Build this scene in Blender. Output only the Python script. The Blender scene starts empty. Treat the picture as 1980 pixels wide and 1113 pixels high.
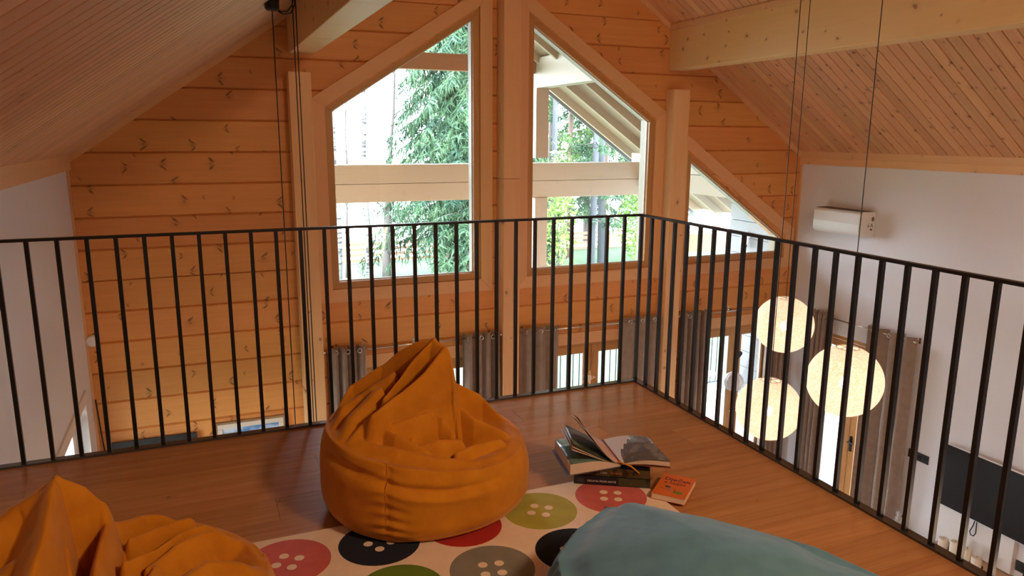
import bpy, math, random
import numpy as np
from mathutils import Vector, Matrix, Euler
from mathutils import noise as mnoise
random.seed(7); np.random.seed(7)
R = math.radians
sc = bpy.context.scene
COL = sc.collection

# ------------------------------------------------------------------ camera
CAMZ = 1.44
cam = bpy.data.cameras.new('camera'); cam_o = bpy.data.objects.new('camera', cam); COL.objects.link(cam_o)
cam.sensor_width = 36.0; cam.lens = 36.0 * 1437.0 / 1980.0; cam.clip_end = 500; cam.clip_start = 0.05
rot = Matrix.Rotation(R(-22.6714), 3, 'Z') @ Matrix.Rotation(R(78.3829), 3, 'X') @ Matrix.Rotation(R(0.31898), 3, 'Z')
cam_o.matrix_world = Matrix.Translation((0, 0, CAMZ)) @ rot.to_4x4()
sc.camera = cam_o

# ------------------------------------------------------------------ view, world, lights
sc.view_settings.view_transform = 'Standard'; sc.view_settings.look = 'None'
sc.view_settings.gamma = 1.0; sc.view_settings.use_curve_mapping = False
sc.view_settings.exposure = 0.0
world = bpy.data.worlds.new('sky'); sc.world = world; world.use_nodes = True
wn = world.node_tree; bg = wn.nodes['Background']
tcw = wn.nodes.new('ShaderNodeTexCoord'); sep = wn.nodes.new('ShaderNodeSeparateXYZ')
crw = wn.nodes.new('ShaderNodeValToRGB')
wn.links.new(tcw.outputs['Generated'], sep.inputs[0]); wn.links.new(sep.outputs['Z'], crw.inputs[0])
crw.color_ramp.elements[0].position = 0.0; crw.color_ramp.elements[0].color = (0.84, 0.92, 1.0, 1)
crw.color_ramp.elements[1].position = 0.7; crw.color_ramp.elements[1].color = (0.72, 0.84, 1.0, 1)
wn.links.new(crw.outputs[0], bg.inputs['Color'])
bg.inputs['Strength'].default_value = 22.0

def area_light(name, loc, rotation, size, power, color, sy=None):
    l = bpy.data.lights.new(name, 'AREA'); l.energy = power; l.color = color; l.size = size
    if sy: l.shape = 'RECTANGLE'; l.size_y = sy
    o = bpy.data.objects.new(name, l); COL.objects.link(o); o.location = loc; o.rotation_euler = rotation
    return o
# lamp over the loft behind the camera
area_light('ceiling_lamp_light', (2.25, -0.9, 3.05), (R(33), R(4), 0), 0.45, 92, (1.0, 0.66, 0.38))
area_light('lower_room_fill', (2.6, 1.0, -0.45), (R(55), 0, 0), 0.8, 45, (1.0, 0.72, 0.5))  # added fill light, brightens the room below the loft; no lamp stands there
sc.cycles.max_bounces = 10; sc.cycles.diffuse_bounces = 5; sc.cycles.transparent_max_bounces = 16
sc.cycles.sample_clamp_indirect = 6.0
sc.cycles.use_denoising = True

# ------------------------------------------------------------------ node helpers
def new_mat(name):
    m = bpy.data.materials.new(name); m.use_nodes = True
    nt = m.node_tree; p = nt.nodes['Principled BSDF']
    return m, nt, p
class G:
    def __init__(s, nt): s.nt = nt
    def n(s, t, **kw):
        x = s.nt.nodes.new(t)
        for k, v in kw.items(): setattr(x, k, v)
        return x
    def l(s, a, b): s.nt.links.new(a, b)
    def m(s, op, a, b=None, c=None, clamp=False):
        x = s.n('ShaderNodeMath', operation=op); x.use_clamp = clamp
        for i, v in enumerate((a, b, c)):
            if v is None: continue
            if isinstance(v, (int, float)): x.inputs[i].default_value = v
            else: s.l(v, x.inputs[i])
        return x.outputs[0]
    def vm(s, op, a, b):
        x = s.n('ShaderNodeVectorMath', operation=op)
        for i, v in enumerate((a, b)):
            if isinstance(v, tuple): x.inputs[i].default_value = v
            else: s.l(v, x.inputs[i])
        return x.outputs[0]
    def ramp(s, f, a, b, interp='LINEAR'):
        x = s.n('ShaderNodeMapRange'); x.interpolation_type = 'SMOOTHSTEP' if interp == 'S' else 'LINEAR'
        s.l(f, x.inputs[0]); x.inputs[1].default_value = a; x.inputs[2].default_value = b
        return x.outputs[0]
    def mix(s, f, a, b):
        x = s.n('ShaderNodeMix', data_type='RGBA')
        if isinstance(f, (int, float)): x.inputs[0].default_value = f
        else: s.l(f, x.inputs[0])
        for i, v in ((6, a), (7, b)):
            if isinstance(v, tuple): x.inputs[i].default_value = v if len(v) == 4 else v + (1,)
            else: s.l(v, x.inputs[i])
        return x.outputs[2]
    def noise(s, v, scale, detail=3, rough=0.5, dist=0):
        x = s.n('ShaderNodeTexNoise'); x.inputs['Scale'].default_value = scale; x.inputs['Detail'].default_value = detail
        x.inputs['Roughness'].default_value = rough; x.inputs['Distortion'].default_value = dist
        if v is not None: s.l(v, x.inputs['Vector'])
        return x.outputs[0]

def wood(name, light, dark, axis='x', knots=1.0, knot_col=None, cell=(2.2, 5.0), rough=0.5, grain=0.35, vee=True, var=0.12, spec=0.35, slope=None, thr=0.45, ks=1.0):
    """pine with grain along one axis; knots are small cores with V whiskers, all in world metres"""
    m, nt, p = new_mat(name); g = G(nt)
    geo = g.n('ShaderNodeNewGeometry'); oi = g.n('ShaderNodeObjectInfo')
    pos = geo.outputs['Position']
    if slope is not None:
        vr = g.n('ShaderNodeVectorRotate', rotation_type='Y_AXIS'); g.l(pos, vr.inputs['Vector']); vr.inputs['Angle'].default_value = slope
        pos = vr.outputs[0]
    sp = g.n('ShaderNodeSeparateXYZ'); g.l(pos, sp.inputs[0])
    X, Y, Z = sp.outputs
    if axis == 'x': a, b, c = X, Z, Y
    elif axis == 'xf': a, b, c = X, Y, Z
    elif axis == 'z': a, b, c = Z, X, Y
    elif axis == 'zy': a, b, c = Z, Y, X
    elif axis == 'y': a, b, c = Y, Z, X
    elif axis == 'yx': a, b, c = Y, X, Z
    rnd = oi.outputs['Random']
    off = g.m('MULTIPLY', rnd, 37.0)
    a2 = g.m('ADD', a, off)
    cmb = g.n('ShaderNodeCombineXYZ'); g.l(a2, cmb.inputs[0]); g.l(b, cmb.inputs[1]); g.l(c, cmb.inputs[2])
    base = cmb.outputs[0]
    gv = g.vm('MULTIPLY', base, (1.2, 26.0, 26.0))
    n1 = g.noise(gv, 1.0, 4, 0.6, 0.6)
    gv2 = g.vm('MULTIPLY', base, (4.0, 120.0, 120.0))
    n2 = g.noise(gv2, 1.0, 2, 0.5)
    f = g.m('ADD', g.m('MULTIPLY', n1, 0.7), g.m('MULTIPLY', n2, 0.3))
    f = g.ramp(f, 0.35, 0.68)
    col = g.mix(g.m('MULTIPLY', f, grain), light + (1,), dark + (1,))
    big = g.noise(base, 0.9, 1)
    col = g.mix(g.m('MULTIPLY', g.ramp(big, 0.4, 0.7), 0.25), col, tuple(x * 1.15 for x in dark) + (1,))
    # knots
    if knots > 0:
        kc = knot_col or tuple(x * 0.25 for x in dark)
        wob = g.noise(base, 9.0, 2)
        b2 = g.m('ADD', b, g.m('MULTIPLY', g.m('SUBTRACT', wob, 0.5), 0.05))
        c2 = g.n('ShaderNodeCombineXYZ'); wbx = g.noise(g.vm('MULTIPLY', base, (7.0, 14.0, 7.0)), 1.0, 2); g.l(g.m('MULTIPLY', g.m('ADD', a2, g.m('MULTIPLY', g.m('SUBTRACT', wbx, 0.5), 0.045)), cell[0]), c2.inputs[0]); g.l(g.m('MULTIPLY', b2, cell[1]), c2.inputs[1])
        vo = g.n('ShaderNodeTexVoronoi', voronoi_dimensions='2D', feature='F1'); vo.inputs['Scale'].default_value = 1.0
        vo.inputs['Randomness'].default_value = 0.85
        g.l(c2.outputs[0], vo.inputs['Vector'])
        d = g.n('ShaderNodeVectorMath', operation='SUBTRACT'); g.l(c2.outputs[0], d.inputs[0]); g.l(vo.outputs['Position'], d.inputs[1])
        ds = g.n('ShaderNodeSeparateXYZ'); g.l(d.outputs[0], ds.inputs[0])
        dx = g.m('DIVIDE', ds.outputs[0], cell[0]); dz = g.m('DIVIDE', ds.outputs[1], cell[1])
        cs = g.n('ShaderNodeSeparateColor'); g.l(vo.outputs['Color'], cs.inputs[0])
        exist = g.ramp(cs.outputs[0], thr, thr + 0.02)
        sizev = g.m('ADD', 0.45, g.m('MULTIPLY', cs.outputs[1], 0.8))
        r2 = g.m('SQRT', g.m('ADD', g.m('POWER', dx, 2.0), g.m('POWER', g.m('MULTIPLY', dz, 1.2), 2.0)))
        core = g.ramp(g.m('DIVIDE', r2, sizev), 0.013 * ks, 0.008 * ks)
        mask = core
        if vee:
            sgn = g.m('SIGN', g.m('SUBTRACT', cs.outputs[2], 0.5))
            side_ = g.ramp(dz, -0.001, 0.001)
            keep = g.ramp(g.m('ABSOLUTE', g.m('SUBTRACT', g.m('SUBTRACT', side_, 0.5), g.m('SUBTRACT', g.m('MULTIPLY', cs.outputs[1], 2.0), 1.0))), 1.25, 1.05)
            az = g.m('SUBTRACT', g.m('ABSOLUTE', dz), g.m('MULTIPLY', sizev, 0.030))
            e1 = g.m('DIVIDE', g.m('ADD', g.m('MULTIPLY', dx, sgn), g.m('MULTIPLY', az, 0.9)), 0.0135)
            e2 = g.m('DIVIDE', az, 0.023)
            ee = g.m('DIVIDE', g.m('SQRT', g.m('ADD', g.m('POWER', e1, 2.0), g.m('POWER', e2, 2.0))), sizev)
            w1 = g.m('MULTIPLY', g.ramp(ee, 1.25, 0.55), keep)
            mask = g.m('MAXIMUM', g.m('MULTIPLY', w1, 0.95), g.m('MULTIPLY', core, 0.7))
        halo = g.m('MULTIPLY', g.ramp(g.m('DIVIDE', r2, sizev), 0.05, 0.0), 0.30)
        mask = g.m('MULTIPLY', g.m('MAXIMUM', mask, halo), exist)
        col = g.mix(g.m('MULTIPLY', mask, knots), col, tuple(kc) + (1,))
    hsv = g.n('ShaderNodeHueSaturation'); g.l(col, hsv.inputs['Color'])
    g.l(g.m('ADD', 1.0 - var / 2, g.m('MULTIPLY', rnd, var)), hsv.inputs['Value'])
    g.l(g.m('ADD', 0.495, g.m('MULTIPLY', g.m('FRACT', g.m('MULTIPLY', rnd, 7.0)), 0.01)), hsv.inputs['Hue'])
    g.l(hsv.outputs[0], p.inputs['Base Color'])
    p.inputs['Roughness'].default_value = rough
    p.inputs['Specular IOR Level'].default_value = spec
    bp = g.n('ShaderNodeBump'); bp.inputs['Strength'].default_value = 0.12; bp.inputs['Distance'].default_value = 0.003
    g.l(n2, bp.inputs['Height']); g.l(bp.outputs[0], p.inputs['Normal'])
    return m

def plain(name, col, rough=0.5, metal=0.0, spec=0.5, noise_amt=0.06, scale=30, bump=0.0, sheen=0.0):
    m, nt, p = new_mat(name); g = G(nt)
    tc = g.n('ShaderNodeTexCoord')
    n = g.noise(tc.outputs['Object'], scale, 3)
    c = g.mix(g.m('MULTIPLY', n, noise_amt * 2), tuple(col) + (1,), tuple(x * 0.7 for x in col) + (1,))
    g.l(c, p.inputs['Base Color'])
    p.inputs['Roughness'].default_value = rough; p.inputs['Metallic'].default_value = metal
    p.inputs['Specular IOR Level'].default_value = spec
    if sheen: p.inputs['Sheen Weight'].default_value = sheen; p.inputs['Sheen Roughness'].default_value = 0.5
    if bump:
        b = g.n('ShaderNodeBump'); b.inputs['Strength'].default_value = bump; b.inputs['Distance'].default_value = 0.002
        g.l(n, b.inputs['Height']); g.l(b.outputs[0], p.inputs['Normal'])
    return m

def glass_mat(name, tint=(0.96, 0.98, 0.98)):
    m, nt, p = new_mat(name); g = G(nt); nt.nodes.remove(p)
    out = nt.nodes['Material Output']
    tr = g.n('ShaderNodeBsdfTransparent'); tr.inputs[0].default_value = tint + (1,)
    gl = g.n('ShaderNodeBsdfGlossy'); gl.inputs['Roughness'].default_value = 0.02
    fr = g.n('ShaderNodeFresnel'); fr.inputs[0].default_value = 1.45
    mx = g.n('ShaderNodeMixShader'); g.l(g.m('MULTIPLY', fr.outputs[0], 0.6), mx.inputs[0]); g.l(tr.outputs[0], mx.inputs[1]); g.l(gl.outputs[0], mx.inputs[2])
    g.l(mx.outputs[0], out.inputs[0])
    return m

def emit(name, col, strength):
    m, nt, p = new_mat(name); p.inputs['Base Color'].default_value = tuple(col) + (1,)
    p.inputs['Emission Color'].default_value = tuple(col) + (1,); p.inputs['Emission Strength'].default_value = strength
    return m

M = {}
RED = (0.60, 0.27, 0.085)
M['log'] = wood('oiled_log', (0.70, 0.30, 0.085), (0.50, 0.17, 0.04), 'x', knots=0.82, knot_col=(0.13, 0.05, 0.018), cell=(2.6, 5.6), rough=0.5, thr=0.2)
M['post'] = wood('pine_post', (0.78, 0.45, 0.22), (0.62, 0.30, 0.13), 'z', knots=0.75, knot_col=(0.24, 0.09, 0.04), cell=(2.6, 6.0), vee=False, thr=0.25, ks=1.4)
M['casing'] = wood('smooth_casing', (0.74, 0.41, 0.19), (0.60, 0.30, 0.13), 'z', knots=0.0, grain=0.25, rough=0.45)
M['casing_x'] = wood('smooth_casing_across', (0.74, 0.41, 0.19), (0.60, 0.30, 0.13), 'x', knots=0.0, grain=0.25, rough=0.45)
M['frame'] = wood('varnished_frame', (0.52, 0.26, 0.085), (0.38, 0.165, 0.045), 'z', knots=0.0, grain=0.5, rough=0.35)
M['frame_x'] = wood('varnished_frame_across', (0.52, 0.26, 0.085), (0.38, 0.165, 0.045), 'x', knots=0.0, grain=0.5, rough=0.35)
TH = math.atan(0.695)
M['ceil_r'] = wood('ceiling_board_right', (0.68, 0.345, 0.15), (0.50, 0.205, 0.08), 'xf', knots=0.75, knot_col=(0.14, 0.045, 0.02), cell=(2.8, 9.0), slope=-TH, vee=False, grain=0.5, thr=0.3, var=0.22, ks=1.35)
M['ceil_l'] = wood('ceiling_board_left', (0.65, 0.365, 0.18), (0.49, 0.235, 0.10), 'xf', knots=0.7, knot_col=(0.15, 0.05, 0.02), cell=(1.6, 9.0), slope=TH, vee=False, grain=0.4, thr=0.5, var=0.15)
M['beam'] = wood('glued_beam', (0.78, 0.50, 0.22), (0.66, 0.37, 0.13), 'y', knots=0.8, knot_col=(0.28, 0.11, 0.04), cell=(3.0, 8.0), vee=False, grain=0.3, thr=0.35, ks=1.5)
M['frieze'] = wood('eave_board', (0.76, 0.46, 0.22), (0.62, 0.32, 0.13), 'y', knots=0.4, cell=(2, 6), vee=False, grain=0.3)
M['oak'] = wood('oak_board', (0.51, 0.25, 0.10), (0.34, 0.145, 0.048), 'xf', knots=0.6, knot_col=(0.12, 0.045, 0.02), cell=(1.3, 6.0), vee=False, grain=0.85, rough=0.27, thr=0.7, var=0.22, spec=0.5)
M['ext'] = wood('pale_outdoor_timber', (0.52, 0.43, 0.34), (0.44, 0.34, 0.25), 'x', knots=0.5, knot_col=(0.45, 0.3, 0.2), cell=(2.0, 6.0), vee=True, grain=0.3, thr=0.4)
M['ext_y'] = wood('pale_outdoor_beam', (0.40, 0.335, 0.25), (0.34, 0.27, 0.19), 'y', knots=0.4, knot_col=(0.45, 0.3, 0.2), cell=(2.0, 6.0), vee=False, grain=0.25)
M['ext_red'] = wood('reddish_outdoor_timber', (0.36, 0.18, 0.095), (0.29, 0.13, 0.065), 'x', knots=0.4, cell=(2, 6), vee=False, grain=0.3)
M['soffit'] = wood('soffit_board', (0.30, 0.22, 0.15), (0.25, 0.17, 0.11), 'y', knots=0.3, cell=(2.0, 6.0), vee=False, grain=0.3, var=0.08)
M['plaster'] = plain('white_plaster', (0.76, 0.75, 0.78), 0.85, spec=0.2, noise_amt=0.03, scale=3, bump=0.03)
M['plaster_l'] = M['plaster']
M['black'] = plain('black_powder_coat', (0.010, 0.010, 0.012), 0.42, spec=0.35)
M['cord'] = plain('black_cable', (0.01, 0.01, 0.01), 0.6)
M['chrome'] = plain('brushed_steel', (0.62, 0.60, 0.57), 0.25, metal=1.0)
M['glass'] = glass_mat('window_glass')
M['gasket'] = plain('pale_glazing_seal', (0.70, 0.68, 0.66), 0.4)
M['gasket_d'] = plain('dark_glazing_seal', (0.05, 0.05, 0.055), 0.5)
M['white_pl'] = plain('white_plastic', (0.80, 0.80, 0.80), 0.3)
M['white_gl'] = plain('glossy_white_plastic', (0.85, 0.86, 0.87), 0.12)
M['grey_pl'] = plain('grey_vent_plastic', (0.16, 0.12, 0.10), 0.6)
M['tv'] = plain('black_screen', (0.006, 0.007, 0.009), 0.18)
M['dark'] = plain('dark_panel', (0.018, 0.016, 0.015), 0.5)
def fabric(name, col, col2, rough=0.85, sheen=0.25, weave=900):
    m, nt, p = new_mat(name); g = G(nt)
    tc = g.n('ShaderNodeTexCoord')
    n = g.noise(tc.outputs['Object'], 14, 3); f = g.noise(tc.outputs['Object'], 350, 1)
    c = g.mix(g.ramp(n, 0.35, 0.7), col + (1,), col2 + (1,)); g.l(c, p.inputs['Base Color'])
    p.inputs['Roughness'].default_value = rough; p.inputs['Specular IOR Level'].default_value = 0.15
    p.inputs['Sheen Weight'].default_value = sheen; p.inputs['Sheen Roughness'].default_value = 0.4
    b = g.n('ShaderNodeBump'); b.inputs['Strength'].default_value = 0.25; b.inputs['Distance'].default_value = 0.0015
    g.l(f, b.inputs['Height']); g.l(b.outputs[0], p.inputs['Normal'])
    return m
M['mustard'] = fabric('mustard_cotton', (0.58, 0.225, 0.014), (0.50, 0.18, 0.010))
M['teal'] = fabric('teal_cotton', (0.115, 0.27, 0.37), (0.095, 0.225, 0.31))
M['curtain'] = fabric('taupe_velvet', (0.30, 0.215, 0.17), (0.25, 0.175, 0.135), sheen=0.4)
M['rug'] = fabric('cream_pile', (0.82, 0.68, 0.56), (0.76, 0.61, 0.49), rough=0.95, sheen=0.3)

# ------------------------------------------------------------------ mesh helpers
class MB:
    def __init__(s): s.v = []; s.f = []
    def add(s, vs, fs):
        b = len(s.v); s.v += [tuple(v) for v in vs]; s.f += [tuple(i + b for i in f) for f in fs]
    def box(s, x0, x1, y0, y1, z0, z1):
        s.add([(x0, y0, z0), (x1, y0, z0), (x1, y1, z0), (x0, y1, z0), (x0, y0, z1), (x1, y0, z1), (x1, y1, z1), (x0, y1, z1)],
              [(0, 3, 2, 1), (4, 5, 6, 7), (0, 1, 5, 4), (1, 2, 6, 5), (2, 3, 7, 6), (3, 0, 4, 7)])
        return s
    def hexa(s, p8):
        s.add(p8, [(0, 3, 2, 1), (4, 5, 6, 7), (0, 1, 5, 4), (1, 2, 6, 5), (2, 3, 7, 6), (3, 0, 4, 7)]); return s
    def prism(s, poly, y0, y1):
        """poly in x,z (counter-clockwise seen from -y), extruded along y"""
        n = len(poly)
        s.add([(x, y0, z) for x, z in poly] + [(x, y1, z) for x, z in poly],
              [tuple(range(n)), tuple(range(2 * n - 1, n - 1, -1))] + [((i + 1) % n, i, i + n, (i + 1) % n + n) for i in range(n)])
        return s
    def tube(s, pts, r, seg=8, closed=False, cap=True):
        pts = [Vector(p) for p in pts]; n = len(pts); rings = []
        rr = r if isinstance(r, (list, tuple)) else [r] * n
        up = Vector((0, 0, 1)); prev = None
        for i, p in enumerate(pts):
            if closed: t = pts[(i + 1) % n] - pts[i - 1]
            else: t = pts[min(i + 1, n - 1)] - pts[max(i - 1, 0)]
            t.normalize()
            a = prev if prev is not None else (Vector((1, 0, 0)) if abs(t.z) > 0.9 else up)
            a = (a - t * a.dot(t));
            if a.length < 1e-6: a = t.orthogonal()
            a.normalize(); prev = a; b = t.cross(a)
            rings.append([p + (a * math.cos(2 * math.pi * k / seg) + b * math.sin(2 * math.pi * k / seg)) * rr[i] for k in range(seg)])
        vs = [v for rg in rings for v in rg]; fs = []
        m = n if closed else n - 1
        for i in range(m):
            for k in range(seg):
                k2 = (k + 1) % seg; j = (i + 1) % n
                fs.append((i * seg + k, i * seg + k2, j * seg + k2, j * seg + k))
        if cap and not closed: fs += [tuple(range(seg - 1, -1, -1)), tuple((n - 1) * seg + k for k in range(seg))]
        s.add(vs, fs); return s
    def lathe(s, prof, c, seg=24, axis='z'):
        vs = []; fs = []; n = len(prof)
        for r, h in prof:
            for k in range(seg):
                a = 2 * math.pi * k / seg
                if axis == 'z': vs.append((c[0] + r * math.cos(a), c[1] + r * math.sin(a), c[2] + h))
                elif axis == 'y': vs.append((c[0] + r * math.cos(a), c[1] + h, c[2] + r * math.sin(a)))
                else: vs.append((c[0] + h, c[1] + r * math.cos(a), c[2] + r * math.sin(a)))
        for i in range(n - 1):
            for k in range(seg):
                k2 = (k + 1) % seg; fs.append((i * seg + k, i * seg + k2, (i + 1) * seg + k2, (i + 1) * seg + k))
        s.add(vs, fs); return s
def mesh_of(name, mb, mat, smooth=False):
    me = bpy.data.meshes.new(name); me.from_pydata(mb.v, [], mb.f)
    if isinstance(mat, (list, tuple)):
        for m in mat: me.materials.append(m)
    elif mat: me.materials.append(mat)
    if smooth: me.polygons.foreach_set('use_smooth', [True] * len(me.polygons))
    me.update(); return me
def link(name, me, parent=None):
    o = bpy.data.objects.new(name, me); COL.objects.link(o)
    if parent: o.parent = parent
    return o
def obj(name, mb, mat, parent=None, smooth=False, bevel=0):
    """mb in world metres; re-based onto the parent's location, or onto its own base when top-level"""
    v = np.array(mb.v, float)
    if parent is not None: o0 = wloc(parent)
    else: o0 = np.array([(v[:, 0].min() + v[:, 0].max()) / 2, (v[:, 1].min() + v[:, 1].max()) / 2, v[:, 2].min()])
    mb.v = [tuple(x) for x in (v - o0)]
    o = link(name, mesh_of(name, mb, mat, smooth), parent)
    if parent is None: o.location = o0
    if bevel:
        b = o.modifiers.new('bevel', 'BEVEL'); b.width = bevel; b.segments = 2; b.limit_method = 'ANGLE'
    return o
def wloc(o):
    l = np.zeros(3)
    while o: l = l + np.array(o.location); o = o.parent
    return l
def tag(o, label=None, cat=None, group=None, kind=None):
    if label: o['label'] = label
    if cat: o['category'] = cat
    if group: o['group'] = group
    if kind: o['kind'] = kind
    return o
def empty(name, loc=(0, 0, 0), **kw):
    o = bpy.data.objects.new(name, None); COL.objects.link(o); o.location = loc; o.empty_display_size = 0.1
    return tag(o, **kw)
def text_part(name, s, size, mat, matrix, parent, extrude=0.0003, spacing=1.0, bold=0.0):
    cu = bpy.data.curves.new(name, 'FONT'); cu.body = s; cu.size = size; cu.extrude = extrude; cu.space_character = spacing; cu.offset = bold
    cu.align_x = 'LEFT'; cu.resolution_u = 3
    t = bpy.data.objects.new(name, cu); COL.objects.link(t)
    dg = bpy.context.evaluated_depsgraph_get(); dg.update()
    me = bpy.data.meshes.new_from_object(t.evaluated_get(dg)); bpy.data.objects.remove(t)
    me.transform(Matrix.Translation(-Vector(wloc(parent))) @ matrix); me.materials.clear(); me.materials.append(mat)
    return link(name, me, parent)

# ------------------------------------------------------------------ dimensions
XL, XR, YW = -0.99, 6.68, 7.0
ZL = -3.0            # lower floor
YB = -1.7            # rear wall
XM, ZR, SL = 2.84, 3.90, 0.695
def roof(x): return ZR - SL * abs(x - XM)
YR, XC = 3.65, 2.33  # railing lines (back, right)

# ================================================================== STRUCTURE
# ---- openings of the far gable wall (x,z polygons of the rough opening)
def win_poly(x0, x1, zb, zl, zr): return [(x0, zb), (x1, zb), (x1, zr), (x0, zl)]
OPEN = [win_poly(1.085, 2.575, 0.0, 1.66, 2.62), win_poly(3.08, 4.60, 0.0, 2.62, 1.60), win_poly(5.01, 6.52, 0.0, 1.27, 0.21),
        win_poly(1.13, 2.60, ZL, -0.80, -0.80), win_poly(3.14, 4.60, ZL, -0.80, -0.80), win_poly(5.18, 6.50, ZL, -0.80, -0.80)]
def span(poly, z):
    xs = []
    n = len(poly)
    for i in range(n):
        (xa, za), (xb, zb) = poly[i], poly[(i + 1) % n]
        if abs(za - zb) < 1e-9: continue
        t = (z - za) / (zb - za)
        if -1e-9 <= t <= 1 + 1e-9: xs.append(xa + t * (xb - xa))
    return (min(xs), max(xs)) if len(xs) >= 2 else None
far = empty('wall_back', (0, YW, 0), kind='structure', label='gable log wall of orange pine with the tall windows')
PITCH = 0.2675
zs = [1.551 + PITCH * k for k in range(-17, 10)]
zbreak = sorted(set([p[1] for o in OPEN for p in o]))
for k in range(len(zs) - 1):
    za, zb = zs[k], zs[k + 1]
    if zb < ZL: continue
    za = max(za, ZL)
    cuts = [za] + [z for z in zbreak if za + 1e-4 < z < zb - 1e-4] + [zb]
    ch = 0.011
    cuts = sorted(set(cuts + [za + ch, zb - ch]))
    bodies = []   # (left key, slabs)
    for c0, c1 in zip(cuts[:-1], cuts[1:]):
        e = 1e-5
        def ivs(z):
            hw = (ZR + 0.05 - z) / SL
            lo, hi = max(XL - 0.25, XM - hw), min(XR + 0.25, XM + hw)
            if hi - lo < 0.02: return []
            sp = sorted([s_ for s_ in (span(o, z) for o in OPEN) if s_])
            out = []; x = lo; ids = 0
            for a, b in sp:
                if a > x + 0.01: out.append((x, a))
                x = max(x, b)
            if hi > x + 0.01: out.append((x, hi))
            return out
        A, B = ivs(c0 + e), ivs(c1 - e)
        if len(A) != len(B):
            A = B = ivs((c0 + c1) / 2)
        fy = lambda z: YW + (0.018 if (abs(z - zs[k]) < 1e-6 or abs(z - zs[k + 1]) < 1e-6) else 0.0)
        for (a0, a1), (b0, b1) in zip(A, B):
            p8 = [(a0, fy(c0), c0), (a1, fy(c0), c0), (a1, YW + 0.2, c0), (a0, YW + 0.2, c0), (b0, fy(c1), c1), (b1, fy(c1), c1), (b1, YW + 0.2, c1), (b0, YW + 0.2, c1)]
            for bd in bodies:
                if any(abs(q[1] - c0) < 1e-6 and min(a1, q[2]) - max(a0, q[3]) > 0.02 for q in bd['top']):
                    bd['mb'].hexa(p8); bd['top'].append((0, c1, b1, b0)); break
            else:
                m_ = MB(); m_.hexa(p8); bodies.append({'mb': m_, 'top': [(0, c1, b1, b0)]})
    for bd in bodies: obj('log', bd['mb'], M['log'], far)

# ---- casings, frames, glass of the windows
def offset_poly(poly, d):
    """inset (d>0) a convex counter-clockwise polygon"""
    n = len(poly); L = []
    for i in range(n):
        a = Vector(poly[i]); b = Vector(poly[(i + 1) % n]); t = (b - a).normalized(); nn = Vector((-t.y, t.x))
        L.append((a + nn * d, t))
    out = []
    for i in range(n):
        p, t = L[i - 1]; q, u = L[i]
        den = t.x * u.y - t.y * u.x
        s_ = ((q.x - p.x) * u.y - (q.y - p.y) * u.x) / den
        out.append((p.x + t.x * s_, p.y + t.y * s_))
    return out
def ring_pieces(outer, inner, y0, y1, names, mats, parent, bevel=0.003):
    n = len(outer)
    for i in range(n):
        j = (i + 1) % n
        if names[i] is None: continue
        mb = MB().prism([outer[i], outer[j], inner[j], inner[i]], y0, y1)
        obj(names[i], mb, mats[i], parent, bevel=bevel)
def gable_window(idx, glass, label, cas_w=(0.155, 0.155, 0.15, 0.155)):
    w = empty('window_%d' % idx, ((glass[0][0] + glass[1][0]) / 2, YW, glass[0][1]), kind='structure', label=label)
    sash = offset_poly(glass, -0.066)
    outer = offset_poly(glass, -0.066 - 0.125)
    n = len(glass)
    mats_c = [M['casing_x'], M['casing'], M['casing_x'], M['casing']][:n]; mats_f = [M['frame_x'], M['frame'], M['frame_x'], M['frame']][:n]
    ring_pieces(outer, sash, YW - 0.022, YW + 0.01, ['casing'] * n, mats_c, w)
    ring_pieces(sash, glass, YW + 0.005, YW + 0.085, ['frame'] * n, mats_f, w, 0.004)
    g2 = offset_poly(glass, 0.010)
    ring_pieces(glass, g2, YW + 0.045, YW + 0.06, ['glazing_seal'] * n, [M['gasket']] * n, w, 0)
    obj('pane', MB().prism(offset_poly(glass, -0.01), YW + 0.050, YW + 0.056), M['glass'], w)
    # outer reveal boards lit from outside
    ring_pieces(sash, offset_poly(glass, -0.022), YW + 0.085, YW + 0.215, ['reveal'] * n, [M['ext_y']] * n, w, 0)
    return w
gable_window(1, [(1.151, 0.067), (2.508, 0.067), (2.508, 2.515), (1.151, 1.645)], 'left tall gable window with sloping top and a spruce outside')
gable_window(2, [(3.150, 0.062), (4.525, 0.062), (4.525, 1.592), (3.150, 2.500)], 'right tall gable window with sloping top right of centre post')
gable_window(3, [(5.090, 0.068), (6.436, 0.068), (6.436, 0.250), (5.090, 1.165)], 'triangular gable window beside the white wall')

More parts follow.
